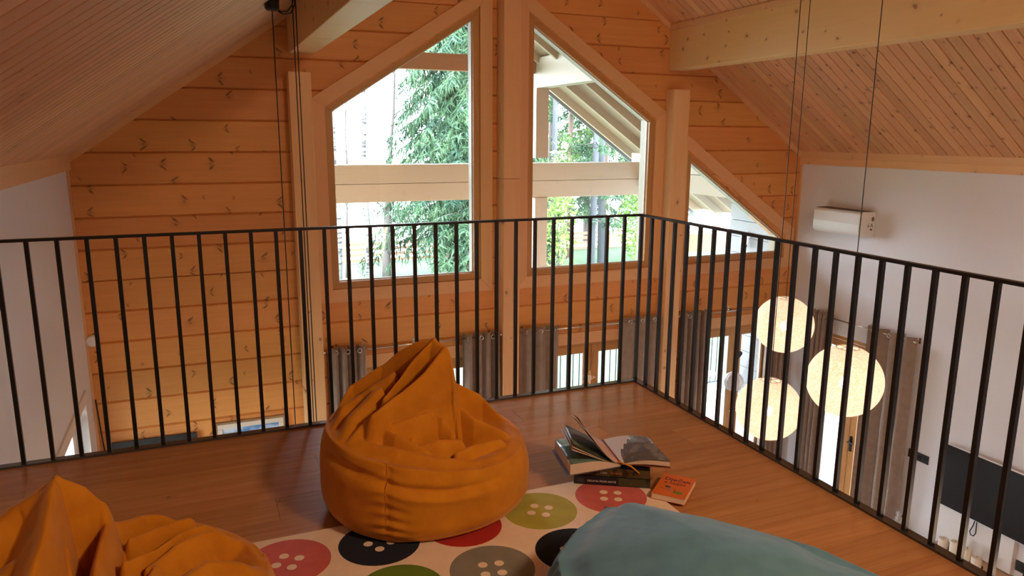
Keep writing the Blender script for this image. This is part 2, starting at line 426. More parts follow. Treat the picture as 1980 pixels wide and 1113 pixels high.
# ---- french doors below (gable wall)
def french_door(idx, x0, x1, label, xm=None, handle=True):
    d = empty('door_%d' % idx, ((x0 + x1) / 2, YW, ZL), kind='structure', label=label)
    zt = -0.80; xm = xm or (x0 + x1) / 2
    obj('casing', MB().box(x0 - 0.12, x1 + 0.12, YW - 0.022, YW + 0.004, zt, zt + 0.13), M['casing_x'], d, bevel=0.003)
    for xa, xb in ((x0 - 0.12, x0), (x1, x1 + 0.12)): obj('casing', MB().box(xa, xb, YW - 0.022, YW + 0.004, ZL, zt), M['casing'], d, bevel=0.003)
    obj('frame', MB().box(x0, x1, YW + 0.02, YW + 0.12, zt - 0.035, zt), M['frame_x'], d)
    for xa, xb in ((x0, x0 + 0.035), (x1 - 0.035, x1)): obj('frame', MB().box(xa, xb, YW + 0.02, YW + 0.12, ZL, zt - 0.035), M['frame'], d)
    for a, b in ((x0 + 0.038, xm - 0.003), (xm + 0.003, x1 - 0.038)):
        lf = obj('door_leaf', MB().box(a, a + 0.085, YW + 0.03, YW + 0.10, ZL + 0.02, zt - 0.04).box(b - 0.085, b, YW + 0.03, YW + 0.10, ZL + 0.02, zt - 0.04)
                 .box(a + 0.085, b - 0.085, YW + 0.03, YW + 0.10, zt - 0.125, zt - 0.04).box(a + 0.085, b - 0.085, YW + 0.03, YW + 0.10, ZL + 0.02, ZL + 0.13), M['frame'], d, bevel=0.003)
        obj('pane', MB().box(a + 0.08, b - 0.08, YW + 0.06, YW + 0.066, ZL + 0.125, zt - 0.12), M['glass'], lf)
        obj('glazing_seal', MB().box(a + 0.085, a + 0.095, YW + 0.045, YW + 0.075, ZL + 0.13, zt - 0.125).box(b - 0.095, b - 0.085, YW + 0.045, YW + 0.075, ZL + 0.13, zt - 0.125)
            .box(a + 0.095, b - 0.095, YW + 0.045, YW + 0.075, zt - 0.135, zt - 0.125), M['gasket'], lf)
    if handle:
        h = MB().box(xm + 0.02, xm + 0.045, YW + 0.018, YW + 0.03, -2.0, -1.82).tube([(xm + 0.032, YW + 0.03, -1.88), (xm + 0.032, YW - 0.03, -1.88)], 0.009).tube([(xm + 0.032, YW - 0.03, -1.88), (xm - 0.07, YW - 0.03, -1.88)], 0.009)
        obj('door_handle', h, M['chrome'], d, smooth=False)
    return d
french_door(1, 1.16, 2.58, 'glazed double door behind the orange bean bag, between curtains')
french_door(2, 3.20, 4.56, 'glazed double door right of the centre post', xm=3.90)
french_door(3, 5.24, 6.44, 'glazed double door under the triangular window', xm=5.90)

# ---- side walls
def wall_x(name, x0, x1, holes, label, top=1.16):
    w = MB(); y0, y1 = YB, YW
    ys = [y0]
    for (a, b, za, zb) in holes:
        w.box(x0, x1, ys[-1], a, ZL - 0.2, top + 0.3)
        if za > ZL: w.box(x0, x1, a, b, ZL - 0.2, za)
        w.box(x0, x1, a, b, zb, top + 0.3); ys.append(b)
    w.box(x0, x1, ys[-1], y1, ZL - 0.2, top + 0.3)
    return tag(obj(name, w, M['plaster']), label, kind='structure')
LD = (5.30, 6.56, ZL, -0.70)
wall_x('wall_left', XL - 0.25, XL, [LD], 'white plastered side wall at the far left')
RD = (5.30, 6.54, ZL, -0.80)
wall_x('wall_right', XR, XR + 0.25, [RD], 'white plastered wall carrying the air conditioner')
# rear wall behind the viewer
mb = MB().prism([(XL - 0.25, ZL - 0.2), (XR + 0.25, ZL - 0.2), (XR + 0.25, roof(XR + 0.25)), (XM, ZR + 0.1), (XL - 0.25, roof(XL - 0.25))], YB - 0.2, YB)
tag(obj('wall_front', mb, M['plaster']), 'white rear wall behind the viewer', kind='structure')
# floors
tag(obj('floor_lower', MB().box(XL - 0.2, XR + 0.2, YB, YW + 0.2, ZL - 0.15, ZL), plain('pale_floor_tile', (0.42, 0.34, 0.28), 0.3, scale=2)), 'pale tiled floor of the room below', kind='structure')
lf = empty('floor', (0, 0, -0.03), kind='structure', label='oak board floor of the loft')
mb = MB().box(XL, XC + 0.02, YB, YR + 0.015, -0.30, -0.022)
obj('floor_slab', mb, M['plaster'], lf)
bw = 0.186; y = YR + 0.015; row = 0
rr = random.Random(3)
while y > YB:
    ya = max(y - bw, YB); x = XL - rr.uniform(0.1, 1.8)
    while x < XC + 0.02:
        L = rr.choice([1.6, 1.9, 2.2]); a, b = max(x, XL), min(x + L, XC + 0.02)
        if b - a > 0.02:
            o_ = obj('floorboard', MB().box(a + 0.0004, b - 0.0004, ya + 0.0004, y - 0.0004, -0.022, 0.0), M['oak'], lf)
            bv = o_.modifiers.new('bevel', 'BEVEL'); bv.width = 0.0006; bv.segments = 1; bv.limit_method = 'ANGLE'
        x += L
    y = ya; row += 1
# ---- ceiling boards on both slopes
ce = empty('ceiling', (XM, 3.0, ZR), kind='structure', label='sloping ceiling of narrow tongue and groove boards')
def slope_board(side, ya, yb, t0=0.0, t1=0.02, g=0.0035):
    # x from ridge to eave ; board lies on the slope; V groove along both long edges
    xe = XL - 0.02 if side < 0 else XR + 0.02
    def P(x, y, h): # h normal offset
        z = roof(x); nx = SL * side / math.hypot(1, SL); nz = 1 / math.hypot(1, SL)
        return (x + nx * h, y, z + nz * h)
    xr = XM
    m_ = MB()
    prof = [(ya, t1), (ya + 0.001, 0.012), (ya + 0.006, 0.0), (yb - 0.006, 0.0), (yb - 0.001, 0.012), (yb, t1)]
    vs = [P(xr, y_, h) for y_, h in prof] + [P(xe, y_, h) for y_, h in prof]
    n = 6
    m_.add(vs, [(i, i + 1, n + i + 1, n + i) for i in range(n - 1)] + [tuple(range(n))[::-1], tuple(range(n, 2 * n)), (n - 1, 0, n, 2 * n - 1)])
    return m_
BW = 0.108
for side, mt in ((-1, 'ceil_l'), (1, 'ceil_r')):
    y = YW
    while y > YB:
        obj('ceiling_board', slope_board(side, max(y - BW, YB), y - 0.0008), M[mt], ce); y -= BW
# roof deck over everything (also over the terrace)
YE = 11.1
def slope_slab(side, y0, y1, h0, h1, x_in, x_out):
    m_ = MB()
    def P(x, y, h): return (x, y, roof(x) + h)
    m_.hexa([P(x_in, y0, h0), P(x_out, y0, h0), P(x_out, y1, h0), P(x_in, y1, h0), P(x_in, y0, h1), P(x_out, y0, h1), P(x_out, y1, h1), P(x_in, y1, h1)])
    return m_
mb = slope_slab(-1, YB - 0.4, YW + 0.2, 0.03, 0.30, XM, XL - 0.8); m2 = slope_slab(1, YB - 0.4, YW + 0.2, 0.03, 0.30, XM, XR + 0.8)
mb.add(m2.v, m2.f)
tag(obj('roof', mb, plain('roof_deck', (0.05, 0.05, 0.055), 0.8)), 'dark roof over the room', kind='structure')

# ---- rake trims, friezes, corner trims
def rake_trim(side, idx):
    xe = XL if side < 0 else XR
    m_ = MB(); w = 0.055
    m_.hexa([(XM, YW - 0.03, roof(XM) - w), (xe, YW - 0.03, roof(xe) - w), (xe, YW, roof(xe) - w), (XM, YW, roof(XM) - w),
             (XM, YW - 0.03, roof(XM) + 0.01), (xe, YW - 0.03, roof(xe) + 0.01), (xe, YW, roof(xe) + 0.01), (XM, YW, roof(XM) + 0.01)])
    return tag(obj('trim_%d' % idx, m_, M['casing_x']), 'thin sloping trim between log wall and %s ceiling slope' % ('left' if side < 0 else 'right'), kind='structure')
rake_trim(-1, 1); rake_trim(1, 2)
tag(obj('trim_3', MB().box(XL - 0.01, XL + 0.035, YB, YW, 1.145, 1.30), M['frieze']), 'wooden eave board above the left white wall', kind='structure')
fz = empty('trim_4', (XR, YW, 1.125), kind='structure', label='wooden eave board above the right white wall')
obj('eave_board', MB().box(XR - 0.03, XR + 0.01, YB, YW, 1.12, 1.20), M['frieze'], fz, bevel=0.003)
obj('cover_strip', MB().box(XR - 0.055, XR + 0.01, YB, YW, 1.20, 1.29), M['frieze'], fz, bevel=0.003)
tag(obj('trim_5', MB().box(XL, XL + 0.02, YW - 0.03, YW, ZL, 1.15), M['casing']), 'thin corner strip between left white wall and logs', kind='structure')
tag(obj('trim_6', MB().box(XR - 0.025, XR, YW - 0.03, YW, ZL, 1.12), M['casing']), 'thin corner strip between right white wall and logs', kind='structure')

# ---- posts and purlins
tag(obj('post', MB().box(0.765, 0.955, YW - 0.17, YW, ZL, 1.965), M['post'], bevel=0.006), 'left square pine post against the log wall', kind='structure')
cp = empty('post', (2.84, YW - 0.1, ZL), kind='structure', label='centre pine post between the two tall windows')
obj('post_upper', MB().box(2.75, 2.93, YW - 0.19, YW, 1.02, ZR - 0.1), M['casing'], cp, bevel=0.005)
obj('post_lower', MB().box(2.75, 2.93, YW - 0.19, YW, ZL, 1.018), M['post'], cp, bevel=0.005)
tag(obj('post', MB().box(4.71, 4.905, YW - 0.17, YW, ZL, 1.925), M['post'], bevel=0.006), 'right square pine post beside the triangular window', kind='structure')
def purlin(x0, x1, zb, y0, y1, label, mat):
    m_ = MB(); zt0, zt1 = roof(x0), roof(x1)
    m_.hexa([(x0, y0, zb), (x1, y0, zb), (x1, y1, zb), (x0, y1, zb), (x0, y0, zt0), (x1, y0, zt1), (x1, y1, zt1), (x0, y1, zt0)])
    return tag(obj('ceiling_beam', m_, mat, bevel=0.006), label, kind='structure')
purlin(0.797, 1.008, 2.128, YB, YW, 'left ceiling beam with pale underside', M['beam'])
purlin(4.73, 4.94, 2.13, YB, YW, 'right ceiling beam, broad and knotty, above the pendant cords', M['beam'])
tag(obj('trim_7', MB().box(4.705, 4.73, YB, YW, roof(4.72) - 0.06, roof(4.72)), M['frieze']), 'narrow strip along the top of the right beam', kind='structure')
tag(obj('ceiling_beam', MB().box(2.75, 2.93, YB, YW, 3.45, ZR - 0.05), M['beam']), 'ridge beam under the roof peak', kind='structure')

# ================================================================== OUTSIDE
M['grass'] = plain('lawn_grass', (0.12, 0.17, 0.10), 0.95, spec=0.1, noise_amt=0.5, scale=1.5)
tag(obj('ground', MB().box(-40, 60, 10.8, 30.2, -3.9, -3.7), M['grass']), 'green lawn between terrace and fence', kind='structure')
tag(obj('ground', MB().box(-120, 160, 30.2, 220, -3.95, -3.78), plain('pale_field', (0.74, 0.70, 0.66), 0.95, spec=0.1, noise_amt=0.2, scale=0.3)), 'pale open field beyond the fence', kind='structure')
tag(obj('ground', MB().box(-40, XL - 0.3, -12, 10.8, -3.9, -3.7), M['grass']), 'green lawn left of the house', kind='structure')
tag(obj('ground', MB().box(XR + 4, 60, -12, 10.8, -3.9, -3.7), M['grass']), 'green lawn right of the house', kind='structure')
dk = empty('terrace', (3, 9, ZL - 0.08), kind='structure', label='pale board terrace outside the glazed doors')
M['deck'] = plain('grey_white_deck', (0.34, 0.40, 0.43), 0.6, noise_amt=0.15, scale=4)
x = -2.0
while x < 10.9:
    obj('deck_board', MB().box(x, x + 0.144, YW + 0.21 if x < XR + 0.2 else 3.0, 10.75, -3.10, -3.07), M['deck'], dk); x += 0.15
tag(obj('foundation', MB().box(-2, 10.9, YW + 0.2, 10.7, -3.9, -3.12), M['plaster']), 'plinth under the terrace', kind='structure')
tr = empty('terrace_railing', (3.5, 10.65, -3.07)); tag(tr, 'thin black bar railing at the edge of the terrace', 'railing')
obj('bottom_rail', MB().box(-2, 10.8, 10.60, 10.64, -2.99, -2.96), M['black'], tr)
obj('handrail', MB().box(-2, 10.8, 10.59, 10.65, -2.03, -2.0), M['black'], tr)
x = -2.0
m0 = MB().box(-0.007, 0.007, -0.007, 0.007, -2.96, -2.03); v = m0.v
me = bpy.data.meshes.new('baluster'); me.from_pydata([(a, b, c + 3.07) for a, b, c in v], [], m0.f); me.materials.append(M['black'])
while x < 10.8:
    o_ = link('baluster', me, tr); o_.location = (x - 3.5, 10.62 - 10.65, 0); x += 0.118
# terrace roof: soffit boards + rafters + barge boards + eave beams
tro = empty('terrace_roof', (XM, 9.0, ZR), kind='structure', label='projecting gable roof over the terrace with pale rafters')
for side in (-1, 1):
    xo = XM + side * 5.4
    mb = slope_slab(side, YW + 0.2, YE, 0.02, 0.045, XM, xo)
    obj('soffit', mb, M['soffit'], tro)
    mb = slope_slab(side, YW + 0.2, YE + 0.02, 0.05, 0.25, XM, xo); obj('roof_deck', mb, plain('outer_roof', (0.1, 0.1, 0.11), 0.7), tro)
    yy = 11.02
    for k in range(7):
        obj('rafter', slope_slab(side, yy - 0.05, yy, -0.11, 0.02, XM, xo), M['ext_y'], tro); yy -= 0.62
    obj('barge_board', slope_slab(side, YE, YE + 0.03, -0.14, 0.26, XM, xo), plain('grey_barge', (0.22, 0.23, 0.25), 0.5), tro)
def ybeam(x0, x1, zb, zt, y0, y1, label):
    return tag(obj('outdoor_beam', MB().box(x0, x1, y0, y1, zb, zt), M['ext_y'], bevel=0.005), label, kind='structure')
ybeam(4.73, 4.94, 2.13, 2.56, YW + 0.2, 10.72, 'outdoor continuation of the right roof beam')
ybeam(0.79, 1.0, 2.13, 2.48, YW + 0.2, 10.72, 'outdoor continuation of the left roof beam')
ebm = empty('outdoor_beam', (6.7, 9, 0.6), kind='structure', label='pale eave beam of two logs outside the triangular window')
obj('eave_log', MB().box(6.60, 6.80, YW + 0.2, 10.72, 0.62, 0.89), M['ext_y'], ebm, bevel=0.006)
obj('eave_log', MB().box(6.60, 6.80, YW + 0.2, 10.72, 0.895, 1.165), M['ext_y'], ebm, bevel=0.006)
tb = empty('outdoor_beam', (3, 10.5, 0.47), kind='structure', label='pale tie beam of two stacked planks across both tall windows')
obj('tie_log', MB().box(-1.1, 6.60, 10.44, 10.60, 0.50, 0.758), M['ext'], tb, bevel=0.008)
obj('tie_log', MB().box(-1.1, 6.60, 10.44, 10.60, 0.762, 1.025), M['ext'], tb, bevel=0.008)
tag(obj('outdoor_beam', MB().box(0.9, 4.72, 10.45, 10.58, 2.335, 2.565), M['ext_red'], bevel=0.006), 'reddish collar beam high in the left tall window', kind='structure')
M['ext_z'] = wood('pale_outdoor_post', (0.44, 0.34, 0.26), (0.38, 0.27, 0.19), 'z', knots=0.4, knot_col=(0.4, 0.25, 0.15), cell=(2, 6), vee=False, grain=0.3)
for xx, wd in ((0.79, 'left'), (4.73, 'right')):
    p_ = empty('outdoor_post', (xx + 0.1, 10.5, ZL - 0.07), kind='structure', label='outdoor post under the %s roof beam' % wd)
    obj('lower_post', MB().box(xx, xx + 0.21, 10.42, 10.62, ZL - 0.07, 0.50), M['ext_z'], p_, bevel=0.006)
    obj('upper_post', MB().box(xx, xx + 0.21, 10.42, 10.62, 1.10, 2.13), M['ext_z'], p_, bevel=0.006)
# neighbouring wing seen through the triangular window
wg = empty('outdoor_wall', (7.7, 8.2, ZL), kind='structure', label='white boarded outer wall seen through the triangular window')
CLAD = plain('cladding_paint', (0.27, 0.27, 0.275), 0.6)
for k in range(14):
    z0 = -3.07 + k * 0.25
    obj('cladding_board', MB().box(7.62, 7.68, 7.2, 9.4, z0, z0 + 0.244), CLAD, wg, bevel=0.004)
tag(obj('outdoor_beam', MB().box(7.4, 10.6, 10.42, 10.6, -0.50, -0.20), M['ext_red'], bevel=0.006), 'brown log behind the camera in the triangular window', kind='structure')
cm = empty('security_camera', (7.60, 8.95, -0.25)); tag(cm, 'small white outdoor security camera seen through the triangular window', 'camera')
obj('mount', MB().lathe([(0.0, -0.06), (0.05, -0.06), (0.055, -0.01), (0.0, 0.0)], (7.62, 8.95, -0.02), 16, 'x'), M['white_gl'], cm, smooth=True)
obj('dome', MB().lathe([(0.0, 0.10), (0.04, 0.09), (0.055, 0.05), (0.06, 0.0), (0.058, -0.06), (0.045, -0.07)], (7.53, 8.93, -0.09), 20), M['white_gl'], cm, smooth=True)
obj('lens', MB().lathe([(0.045, 0.0), (0.043, -0.03), (0.03, -0.055), (0.0, -0.06)], (7.53, 8.93, -0.16), 20), M['black'], cm, smooth=True)
# covered furniture on terrace
def blobby(c, rx, ry, rz, seed, n=28, amp=0.06, f=6):
    m_ = MB(); vs = []; 
    for i in range(n + 1):
        ph = math.pi * i / n
        for j in range(2 * n):
            th = math.pi * j / n
            d = Vector((math.sin(ph) * math.cos(th), math.sin(ph) * math.sin(th), math.cos(ph)))
            s_ = 1 + amp * mnoise.noise(d * f + Vector((seed, 0, 0)))
            z = c[2] + d.z * rz * s_
            vs.append((c[0] + d.x * rx * s_, c[1] + d.y * ry * s_, z))
    fs = []
    for i in range(n):
        for j in range(2 * n):
            j2 = (j + 1) % (2 * n); fs.append((i * 2 * n + j, i * 2 * n + j2, (i + 1) * 2 * n + j2, (i + 1) * 2 * n + j))
    m_.add(vs, fs); return m_
mb = blobby((7.02, 8.35, -2.72), 0.48, 0.45, 0.42, 3, amp=0.25, f=2.2)
mb.v = [(a, b, max(c, -3.068)) for a, b, c in mb.v]
tag(obj('garden_chair', mb, M['white_pl'], smooth=True), 'garden chair under a white cover on the terrace behind the pendants', 'chair')

# ---- fence
fe = empty('garden_fence', (6, 30, -3.78)); tag(fe, 'orange horizontal board fence at the far end of the lawn', 'fence')
M['fence'] = wood('orange_fence_board', (0.42, 0.20, 0.12), (0.34, 0.14, 0.08), 'x', knots=0, grain=0.2)
for k in range(12):
    x0 = -6 + k * 2.6
    obj('fence_post', MB().box(x0 - 0.06, x0 + 0.06, 29.94, 30.06, -3.75, -2.95), M['fence'], fe)
    for q, z0 in enumerate((-3.60, -3.37, -3.14, -2.93)):
        obj('fence_rail', MB().box(x0 + 0.0, x0 + 2.6, 29.86, 29.92, z0 - 0.05, z0 + 0.06), M['fence'], fe)

# ---- trees
M['bark'] = plain('grey_bark', (0.17, 0.14, 0.13), 0.9, spec=0.1, noise_amt=0.5, scale=6)
def birch_mat():
    m, nt, p = new_mat('birch_bark'); g = G(nt); geo = g.n('ShaderNodeNewGeometry')
    v = g.vm('MULTIPLY', geo.outputs['Position'], (3.0, 3.0, 9.0)); n = g.noise(v, 1.0, 3)
    c = g.mix(g.ramp(n, 0.5, 0.6), (0.26, 0.25, 0.25, 1), (0.06, 0.055, 0.05, 1)); g.l(c, p.inputs['Base Color']); p.inputs['Roughness'].default_value = 0.9
    return m
M['birch'] = birch_mat()
def needle_mat(name, a, b):
    m, nt, p = new_mat(name); g = G(nt); geo = g.n('ShaderNodeNewGeometry')
    n = g.noise(geo.outputs['Position'], 1.3, 4, 0.7); c = g.mix(g.ramp(n, 0.38, 0.62), a + (1,), b + (1,)); g.l(c, p.inputs['Base Color'])
    p.inputs['Roughness'].default_value = 0.7; p.inputs['Specular IOR Level'].default_value = 0.3
    return m
M['needle'] = needle_mat('spruce_needles', (0.022, 0.055, 0.032), (0.070, 0.130, 0.055))
M['pine'] = needle_mat('pine_needles', (0.05, 0.11, 0.05), (0.14, 0.24, 0.06))
M['leaf'] = needle_mat('undergrowth_leaves', (0.14, 0.26, 0.05), (0.24, 0.36, 0.08))
def quads_mesh(name, P, Q, W, mat, parent):
    """thin blades from P to Q with half width vectors W"""
    n = len(P); V = np.empty((n, 3, 3)); V[:, 0] = P - W; V[:, 1] = P + W; V[:, 2] = Q
    V = V.reshape(-1, 3) - wloc(parent)
    me = bpy.data.meshes.new(name); me.vertices.add(3 * n); me.vertices.foreach_set('co', V.ravel())
    me.loops.add(3 * n); me.loops.foreach_set('vertex_index', np.arange(3 * n, dtype=np.int32))
    me.polygons.add(n); me.polygons.foreach_set('loop_start', np.arange(0, 3 * n, 3, dtype=np.int32)); me.polygons.foreach_set('loop_total', np.full(n, 3, np.int32))
    me.materials.append(mat); me.update(calc_edges=True); me.validate()
    return link(name, me, parent)
def spruce(x, y, zg, h, rad, seed, label, nb=150, nt=130, low=0.06, droop=0.35, mat='needle', trunk_r=0.18, hang=0.4, group=None, bare=0.0):
    rs = np.random.RandomState(seed)
    t = empty('spruce_tree' if mat == 'needle' else 'pine_tree', (x, y, zg)); tag(t, label, 'tree', group)
    obj('trunk', MB().tube([(x, y, zg), (x + rs.uniform(-.1, .1), y, zg + h * 0.5), (x, y, zg + h)], [trunk_r, trunk_r * 0.6, 0.03], 10), M['bark'], t, smooth=True)
    P = []; Q = []; W = []; bl = MB()
    for i in range(nb):
        f = low + (1 - low) * (i / nb) ** 0.9
        L = rad * (1 - f) ** 0.75 * rs.uniform(0.7, 1.1) + 0.15
        az = i * 2.39996 + rs.uniform(-.3, .3); z0 = zg + h * f
        d = np.array([math.cos(az), math.sin(az), 0.0]); side = np.array([-d[1], d[0], 0.0])
        s = rs.uniform(0.12, 1, nt); s = np.sort(s)
        path = lambda s_: np.array([x, y, z0])[None, :] + d[None, :] * (L * s_)[:, None] + np.array([0, 0, 1.0])[None, :] * (L * (0.15 * s_ - droop * 1.6 * s_ ** 2 + 0.25 * droop * s_ ** 4))[:, None]
        c = path(s)
        if i % 3 == 0:
            pp = path(np.linspace(0, 1, 5)); bl.tube([tuple(a) for a in pp], [0.03, 0.022, 0.016, 0.01, 0.004], 4)
        sg = rs.choice([-1, 1], nt); wl = (0.16 + 0.34 * rs.rand(nt)) * (0.35 + L / rad * 0.8)
        q = c + side[None, :] * (sg * wl * rs.uniform(0.3, 1.0, nt))[:, None] + d[None, :] * (wl * rs.uniform(-.1, .5, nt))[:, None] - np.array([0, 0, 1.0])[None, :] * (wl * hang * rs.uniform(0.4, 2.2, nt))[:, None]
        w = rs.normal(0, 1, (nt, 3)); w /= np.linalg.norm(w, axis=1)[:, None]; w *= (0.022 + 0.025 * rs.rand(nt))[:, None]
        P.append(c); Q.append(q); W.append(w)
        # second order twigs
        c2 = (c + q) / 2; q2 = c2 + (q - c) * 0.35 + rs.normal(0, 0.09, (nt, 3)) - np.array([0, 0, 0.10])[None, :]
        w2 = np.roll(w, 1, axis=0) * 0.9
        P.append(c2); Q.append(q2); W.append(w2)
        P.append(q); Q.append(q + rs.normal(0, 0.07, (nt, 3)) - np.array([0, 0, 0.16 * hang * 2])[None, :]); W.append(w2 * 0.8)
    f_ = quads_mesh('foliage', np.concatenate(P), np.concatenate(Q), np.concatenate(W), M[mat], t); f_['kind'] = 'stuff'
    br = obj('branches', bl, M['bark'], t); br['kind'] = 'stuff'
    return t
def bare_tree(name, x, y, zg, h, r, seed, label, mat, nb=26, lean=0.0):
    rs = random.Random(seed); t = empty(name, (x, y, zg)); tag(t, label, 'tree')
    pts = [(x + lean * (k / 8) ** 1.3 + rs.uniform(-.05, .05), y, zg + h * k / 8) for k in range(9)]
    obj('trunk', MB().tube(pts, [r * (1 - 0.09 * k) for k in range(9)], 9), M[mat], t, smooth=True)
    bm_ = MB()
    for i in range(nb):
        f = rs.uniform(0.2, 0.98); k = min(int(f * 8), 7); p = Vector(pts[k]).lerp(Vector(pts[k + 1]), f * 8 - k)
        az = rs.uniform(0, 6.28); L = rs.uniform(0.5, 1.6) * (1.2 - f * 0.6); e = rs.uniform(0.3, 1.0)
        d = Vector((math.cos(az), math.sin(az) * 0.6, e)); q = p + d * L * 0.5; q2 = q + Vector((d.x * 0.7, d.y * 0.7, d.z * 0.2)) * L * 0.5
        bm_.tube([p, q, q2], [0.016, 0.01, 0.004], 4)
        for _ in range(3):
            s_ = rs.uniform(0.3, 1); a = p.lerp(q2, s_); b = a + Vector((rs.uniform(-.4, .4), rs.uniform(-.2, .2), rs.uniform(-.35, .3)))
            bm_.tube([a, b], [0.007, 0.003], 3)
    o_ = obj('branches', bm_, M[mat], t); o_['kind'] = 'stuff'
    return t
ZG = -3.72
spruce(8.6, 25.0, ZG, 14.5, 3.9, 11, 'big spruce with drooping branches filling the left tall window', nb=430, nt=85, low=0.13, droop=0.42, hang=0.55)
spruce(7.7, 22.5, ZG, 6.0, 1.5, 5, 'small young spruce in front of the big one in the left window', nb=90, nt=60, low=0.08, droop=0.2, hang=0.4, trunk_r=0.08)
bare_tree('birch_tree', 4.27, 26.0, ZG, 11, 0.15, 1, 'pale speckled birch at the left edge of the left tall window', 'birch')
bare_tree('birch_tree', 5.32, 26.0, ZG, 12, 0.13, 2, 'speckled birch with a straight trunk left of the spruce', 'birch')
bare_tree('bare_tree', 4.75, 27.0, ZG, 8, 0.06, 3, 'thin crooked bare sapling between the two birches', 'bark', lean=0.3)
bare_tree('bare_tree', 6.0, 26.0, ZG, 8, 0.17, 4, 'bare grey trunk under the left side of the spruce', 'bark', lean=0.45)
M['trunk_b'] = plain('cool_grey_bark', (0.15, 0.15, 0.17), 0.9, spec=0.1, noise_amt=0.5, scale=5)
M['trunk_r'] = plain('reddish_bark', (0.30, 0.20, 0.17), 0.9, spec=0.1, noise_amt=0.5, scale=5)
PN = [(9.15, 26.0, .16, 'bark', 'grey trunk pine at the right edge of the left tall window'),
      (12.55, 26.0, .15, 'trunk_b', 'first pine trunk from the left in the right tall window'),
      (13.1, 27.5, .20, 'bark', 'second pine trunk from the left in the right tall window'),
      (13.75, 25.0, .17, 'trunk_b', 'third pine trunk from the left in the right tall window'),
      (14.3, 28.0, .15, 'trunk_r', 'reddish pine trunk, fourth from the left in the right tall window'),
      (14.75, 26.0, .19, 'trunk_b', 'fifth pine trunk from the left in the right tall window'),
      (15.35, 27.0, .13, 'trunk_r', 'slim reddish pine trunk, sixth from the left in the right window'),
      (15.75, 24.5, .17, 'bark', 'darkest pine trunk near the right side of the right tall window'),
      (17.6, 27.0, .16, 'trunk_b', 'bluish pine trunk beside the right jamb of the right window')]
for i, (x, y, r_, mt, lb) in enumerate(PN):
    rs = np.random.RandomState(50 + i)
    t = empty('pine_tree', (x, y, ZG)); tag(t, lb, 'tree')
    obj('trunk', MB().tube([(x, y, ZG), (x + rs.uniform(-.15, .15), y, ZG + 6), (x, y, ZG + 13)], [r_ * .78, r_ * 0.65, r_ * 0.35], 10), M[mt], t, smooth=True)
    P = []; Q = []; W = []; bl = MB()
    for k in range(34):
        f = 0.15 + 0.85 * rs.rand(); z0 = ZG + 12.5 * f; az = rs.uniform(0, 6.28); L = rs.uniform(0.6, 1.7)
        d = np.array([math.cos(az), math.sin(az), 0]); e = np.array([x, y, z0]); q = e + d * L + np.array([0, 0, -0.15 * L])
        bl.tube([tuple(e), tuple(q)], [0.02, 0.005], 4)
        dens = 110 if z0 > 0.2 else 40
        s = rs.uniform(0.3, 1.05, dens); c = e[None] + (q - e)[None] * s[:, None] + rs.normal(0, 0.10, (dens, 3))
        P.append(c); Q.append(c + rs.normal(0, 0.13, (dens, 3)) - [0, 0, 0.05]); w = rs.normal(0, 0.02, (dens, 3)); W.append(w)
    f_ = quads_mesh('foliage', np.concatenate(P), np.concatenate(Q), np.concatenate(W), M['pine' if i % 3 else 'needle'], t); f_['kind'] = 'stuff'
    o_ = obj('branches', bl, M['bark'], t); o_['kind'] = 'stuff'
# dense crowns deep behind the pines, and bright undergrowth
for i, (x, y, h, r_, lb) in enumerate([(13.5, 31.0, 12, 2.6, 'spruce deep behind the pine trunks, left one'), (17.3, 32.0, 13, 2.8, 'spruce deep behind the pine trunks, right one'), (21.5, 33, 12, 3.0, 'spruce behind the white wing, far right')]):
    spruce(x, y, ZG, h, r_, 70 + i, lb, nb=170, nt=60, low=0.1, droop=0.25, hang=0.4)
def bush(x, y, zg, r_, h, seed, label, n=1600):
    rs = np.random.RandomState(seed); t = empty('leafy_shrub', (x, y, zg)); tag(t, label, 'shrub')
    d = rs.normal(0, 1, (n, 3)); d /= np.linalg.norm(d, axis=1)[:, None]; rad = rs.rand(n) ** 0.45
    P = np.stack([x + d[:, 0] * r_ * rad, y + d[:, 1] * r_ * rad, zg + h * 0.5 + d[:, 2] * h * 0.5 * rad], 1)
    f_ = quads_mesh('foliage', P, P + rs.normal(0, 0.10, (n, 3)), rs.normal(0, 0.035, (n, 3)), M['leaf'], t); f_['kind'] = 'stuff'
    bl = MB()
    for _ in range(8):
        bl.tube([(x + rs.uniform(-.1, .1), y, zg), (x + rs.uniform(-.6, .6) * r_, y + rs.uniform(-.5, .5) * r_, zg + h * 0.8)], [0.02, 0.006], 4)
    o_ = obj('stems', bl, M['bark'], t); o_['kind'] = 'stuff'
bush(16.6, 25.5, ZG, 1.3, 3.6, 1, 'tall light green shrub between the pines at the right jamb', 2600)
bush(10.9, 22.0, ZG, 0.55, 5.1, 2, 'light green leafy crown beside the outdoor post', 1100)
# far house
hs = empty('house', (28.5, 60, -9.2)); tag(hs, 'small blue grey house far behind the pine trunks', 'building')
obj('wall', MB().box(26.5, 30.5, 58, 62, -9.2, -6.7), plain('blue_grey_paint', (0.16, 0.18, 0.24), 0.7), hs)
obj('roof', MB().prism([(26.2, -6.7), (30.8, -6.7), (28.5, -5.6)], 57.7, 62.3), plain('slate_roof', (0.12, 0.12, 0.13), 0.7), hs)

